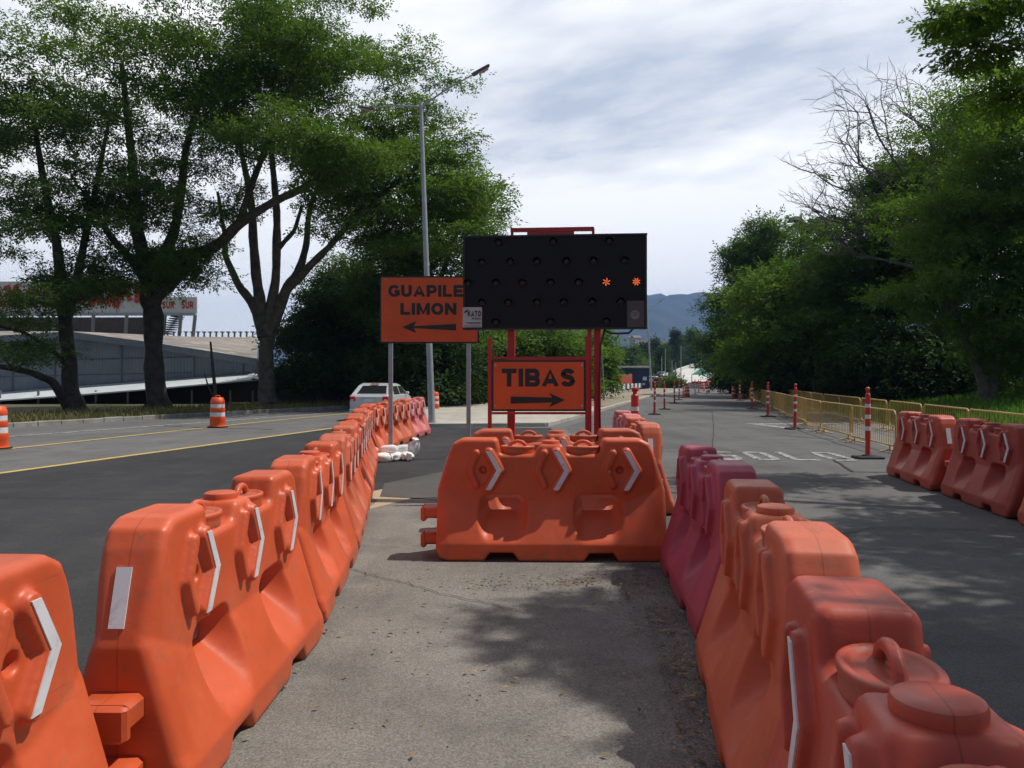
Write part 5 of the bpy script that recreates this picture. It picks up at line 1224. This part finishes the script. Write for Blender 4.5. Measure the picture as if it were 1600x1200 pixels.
# blue and white bins under the trees
for i, (px, py, z, w_, h_, lb, mt) in enumerate([(686, 625, 50, .8, 1.25, 'blue plastic barrel standing under the trees right of the lamp post', material('blue_plastic', (.03, .07, .42), .4)), (648, 628, 49, .7, 1.2, 'pale bluish drum in the shade behind the lamp post', material('grey_blue_plastic', (.16, .19, .24), .5))]):
    b = P(px, 590, z); e = empty('barrel', (b.x, z, .06), 0, lb, 'barrel')
    m = MB(); m.lathe([(0, 0), (w_ / 2, 0), (w_ / 2 + .03, .1), (w_ / 2 + .04, h_ * .3), (w_ / 2, h_ * .33), (w_ / 2 + .04, h_ * .36), (w_ / 2 + .04, h_ * .66), (w_ / 2, h_ * .69), (w_ / 2 + .03, h_ * .72), (w_ / 2, h_), (0, h_)], 20); m.build('body', mt, e, smooth=True)
    m = MB(); m.lathe([(0, h_), (w_ / 2 + .04, h_), (w_ / 2 + .04, h_ + .06), (0, h_ + .07)], 20); m.build('lid', mt, e)
# tent, worksite
b = P(1096, 590, 118); e = empty('canopy_tent', (b.x, 118, 0), R(-12), 'green roofed tent standing on the closed lane far away', 'tent')
m = MB(); m.add([(-1.5, -1.5, 2.0), (1.5, -1.5, 2.0), (1.5, 1.5, 2.0), (-1.5, 1.5, 2.0), (0, 0, 3.0)], [(0, 1, 4), (1, 2, 4), (2, 3, 4), (3, 0, 4)]); m.build('roof', material('green_canvas', (.03, .20, .12), .7), e)
for x in (-1.4, 1.4):
    for y in (-1.4, 1.4): m = MB(); m.box((x, y, 1.0), (.08, .08, 2.0)); m.build('leg', WHITE, e)
b = P(1101, 590, 112); e = empty('road_block', (b.x, 112, 0), R(-12), 'pale concrete block with a sign board closing the lane before the tent', 'concrete block')
m = MB(); m.box((0, 0, .5), (4.8, .5, .9), bev=.06, taper=.96); m.build('block', CONC, e); m = MB(); m.box((-.2, -.3, .9), (3.2, .06, .3)); m.build('board', RED, e)
# back of a sign on the right verge
b = P(1131, 590, 100); e = empty('square_sign', (b.x, 100, 0), R(-10), 'grey outlined square sign seen against the dark right trees', 'road sign')
m = MB(); m.box((0, 0, 2.4), (1.3, .05, 1.3), bev=.02); m.build('panel', material('sign_back', (.03, .035, .035), .6), e)
m = MB()
for s in (-1, 1): m.box((s * .62, -.035, 2.4), (.07, .03, 1.3)); m.box((0, -.04, 2.4 + s * .62), (1.2, .03, .07))
m.build('outline', STEEL, e); m = MB(); m.box((0, .05, 1.2), (.08, .06, 2.4)); m.build('post', STEEL, e)

# raised road and bridge deck rising into the distance
def Ht(y): return .05 + max(0, (y - 112)) ** 1.25 * .010
LRa = [(24, 138), (28, 153), (45, 215), (68, 290), (88, 350)]
DECK = asphalt('deck_concrete', (.50, .49, .46), (.62, .61, .58), .1, sc1=.05)
m = MB(); vs = []
for x, y in LRa: h_ = Ht(y); vs += [(x - 3, y, -.1), (x, y, h_), (x + 13 - (y - 105) * .02, y - 4, h_), (x + 15, y - 4, -.1)]
m.add(vs, [(4 * i + k, 4 * i + k + 1, 4 * i + 5 + k, 4 * i + 4 + k) for i in range(len(LRa) - 1) for k in range(3)]); tag(m.build('raised_road', DECK, fix=False), kind='structure')
PAR = material('parapet_white', (.62, .61, .58), .7, var=.1)
for j, (off, lb) in enumerate(((0.4, 'long white concrete parapet on the left edge of the raised road'), (12.2, 'long pale concrete parapet on the right edge of the raised road'))):
    m = MB(); vs = []
    for x, y in LRa: h_ = Ht(y); xx = x + off - (y - 105) * .02 * (j); vs += [(xx, y - 4 * j, h_ - .1), (xx, y - 4 * j, h_ + 1.0), (xx + .3, y - 4 * j, h_ + 1.0), (xx + .3, y - 4 * j, h_ - .1)]
    m.add(vs, [(4 * i + k, 4 * i + 4 + k, 4 * i + 4 + (k + 1) % 4, 4 * i + (k + 1) % 4) for i in range(len(LRa) - 1) for k in range(4)] + [(0, 1, 2, 3), tuple(4 * (len(LRa) - 1) + k for k in (3, 2, 1, 0))])
    tag(m.build('parapet', PAR), lb, 'parapet')
# vehicles on it
def van(e, cmat, W=1.8, L=4.2, Hh=1.6):
    m = MB(); m.box((0, L / 2, .62), (W, L, .65), bev=.12); m.box((0, L * .46, 1.15), (W * .92, L * .6, Hh - 1.0), bev=.16, taper=.86); m.build('body', cmat, e)
    m = MB(); m.box((0, L * .46, 1.2), (W * .93, L * .5, .30), bev=.05, taper=.93); m.box((0, L * .46, 1.2), (W * .75, L * .61, .28), bev=.05, taper=.93); m.build('window', GLASS, e)
    for s in (-1, 1):
        for wy in (.8, L - .8):
            m = MB().lathe([(0, -.1), (.3, -.1), (.32, 0), (.3, .1), (0, .1)], 14); w_ = m.build('wheel', RUBBER, e); w_.rotation_euler = (0, R(90), 0); w_.location = (s * (W / 2 - .08), wy, .32)
for i, (px, z, cm, lb) in enumerate([(1018, 128, material('paint_white', (.6, .6, .6), .3), 'white car nearest on the raised road'), (1026, 142, material('paint_dark_blue', (.04, .05, .08), .3), 'dark car behind the white one on the raised road'), (1032, 160, material('paint_silver', (.35, .36, .38), .3), 'silver car in the middle of the raised road'), (1027, 118, material('paint_red', (.3, .03, .03), .3), 'dark red car at the start of the raised road'), (1047, 185, material('paint_black', (.03, .03, .03), .3), 'small black car far up the raised road')]):
    b = P(px, 590, z); e = empty('distant_car', (b.x, z, Ht(z)), R(-18), lb, 'car', 'cars on the raised road'); van(e, cm)

# scrub between the dirt strip and the raised road
for i, (px, py, z, r) in enumerate([(1040, 602, 120, 2.0), (1050, 600, 116, 1.6), (1010, 560, 260, 9), (985, 560, 190, 7), (955, 568, 150, 5)]):
    b = P(px, 590, z); tp = max(P(px, py, z).z, 1.2) * 1.0
    tree('bush', 'bush %s' % ['left of the thin distant poles', 'among the thin distant poles', 'largest beyond the raised road', 'behind the blue container', 'left of the blue container'][i], (b.x, b.y, 0), [[(b.x, b.y, 0, .15), (b.x, b.y, tp * .8, .05)]], [((b.x, b.y, tp * .5), (r, r, tp * .55), 26)], LEAF_A, ls=.2 + .0012 * z, nsp=44, subr=(r * .3, r * .2), seed=90 + i, cat='bush', group='bushes around the raised road')

# hills and far houses
def hill(x, y):
    a = x / np.maximum(y, 1.0)
    pxx = 800 + 1250 * a
    ridge = np.interp(pxx, [-4000, -1500, 0, 500, 900, 1000, 1020, 1045, 1080, 1150, 1300, 1500, 2000, 3500, 6000], [30, 35, 45, 52, 100, 128, 135, 131, 126, 119, 105, 90, 70, 50, 30])
    near_ = np.interp(pxx, [-4000, 0, 900, 985, 1040, 1090, 1150, 1300, 2000, 6000], [30, 45, 50, 72, 74, 80, 95, 90, 50, 20])
    f = 1 / (1 + np.exp(-(y - 2300) / 130.0)); g = 1 / (1 + np.exp(-(y - 1300) / 110.0))
    wob = 1 + .05 * np.sin(x * .011 + y * .004) + .04 * np.sin(x * .023 - y * .013) + .03 * np.sin(y * .031 + x * .017)
    rid = 2.6 * np.sin(pxx * .11) + 1.6 * np.sin(pxx * .23 + 1)
    H1 = (ridge + rid * .5) / 1250 * 3000; H0 = near_ / 1250 * 1500 * .62
    return (H0 * g * (1 - f) + f * H1 * np.clip((y - 1500) / 1500, .0, 1.0)) * wob * (y > 500)
hx = np.linspace(-5200, 5200, 260); hy = np.linspace(700, 4300, 130); XX, YY = np.meshgrid(hx, hy, indexing='ij'); HH = hill(XX, YY)
HH = HH * np.clip((4300 - YY) / 900, 0, 1) - 2; HH += rng.normal(size=HH.shape) * 1.5 * (HH > 5)
V = np.stack([XX, YY, HH], -1).reshape(-1, 3); ny = len(hy)
Q = [(i * ny + j, (i + 1) * ny + j, (i + 1) * ny + j + 1, i * ny + j + 1) for i in range(len(hx) - 1) for j in range(ny - 1)]
HM = asphalt('hill_forest', (.012, .022, .018), (.026, .040, .030), .2, worn=(.008, .014, .012), sc1=.012)
tag(np_mesh('hills', V, Q, HM), kind='structure')
HW = material('far_house_wall', (.55, .53, .5), .8); HR = material('far_house_roof', (.22, .13, .10), .8)
for i in range(12):
    px = 985 + i * 11.5 + random.uniform(-3, 3); z = 640 + random.uniform(-30, 60); py = 531 + random.uniform(-5, 6); p = P(px, py, z)
    e = empty('far_house', (p.x, z, 0), random.uniform(-.5, .5), 'tiny pale house on the far slope below the mountain, %s from the left' % ORD[i], 'house', 'houses on the far slope')
    s = random.uniform(.7, 1.3); zz_ = p.z; m = MB(); m.box((0, 0, zz_ / 2), (6 * s, 5, zz_)); m.build('wall', HW, e)
    m = MB(); m.add([(-3.4 * s, -2.8, zz_), (3.4 * s, -2.8, zz_), (3.4 * s, 2.8, zz_), (-3.4 * s, 2.8, zz_), (-3.4 * s, 0, zz_ + 1.8), (3.4 * s, 0, zz_ + 1.8)], [(0, 1, 5, 4), (2, 3, 4, 5), (0, 4, 3), (1, 2, 5)]); m.build('roof', HR, e)
# a wooded slope in front of them
def s_slope():
    cs = []; rg = np.random.default_rng(9)
    for i in range(520):
        y = rg.uniform(330, 640); px = rg.uniform(880, 1330); tp = np.interp(y, [330, 640], [9, 28]); cs.append(((px - 800) / 1250 * y, y, tp * rg.random()))
    V, Q, T = leaf_cloud(cs, np.tile([7, 7, 3.2], (len(cs), 1)), 56, 1.1, .2, .5, 4, rg)
    tag(np_mesh('wooded_slope', V, Q, LEAF_C, smooth=False, tint=T), 'far wooded slope under the mountain', 'woods', kind='stuff')
s_slope()

# ------------------------------------------------------------------ air
m = MB(); m.box((0, 2100, 220), (11200, 5200, 444)); hz = bpy.data.materials.new('haze_air'); hz.use_nodes = True; t = hz.node_tree; t.nodes.clear()
pv = N(t, 'ShaderNodeVolumePrincipled'); pv.inputs['Color'].default_value = (.32, .54, 1.0, 1); pv.inputs['Density'].default_value = 0.00020; pv.inputs['Anisotropy'].default_value = .2
mo = N(t, 'ShaderNodeOutputMaterial'); t.links.new(pv.outputs[0], mo.inputs['Volume'])
o = m.build('haze', hz); tag(o, kind='stuff')
o['label'] = 'thin bluish haze over the far hills'; o['category'] = 'haze'
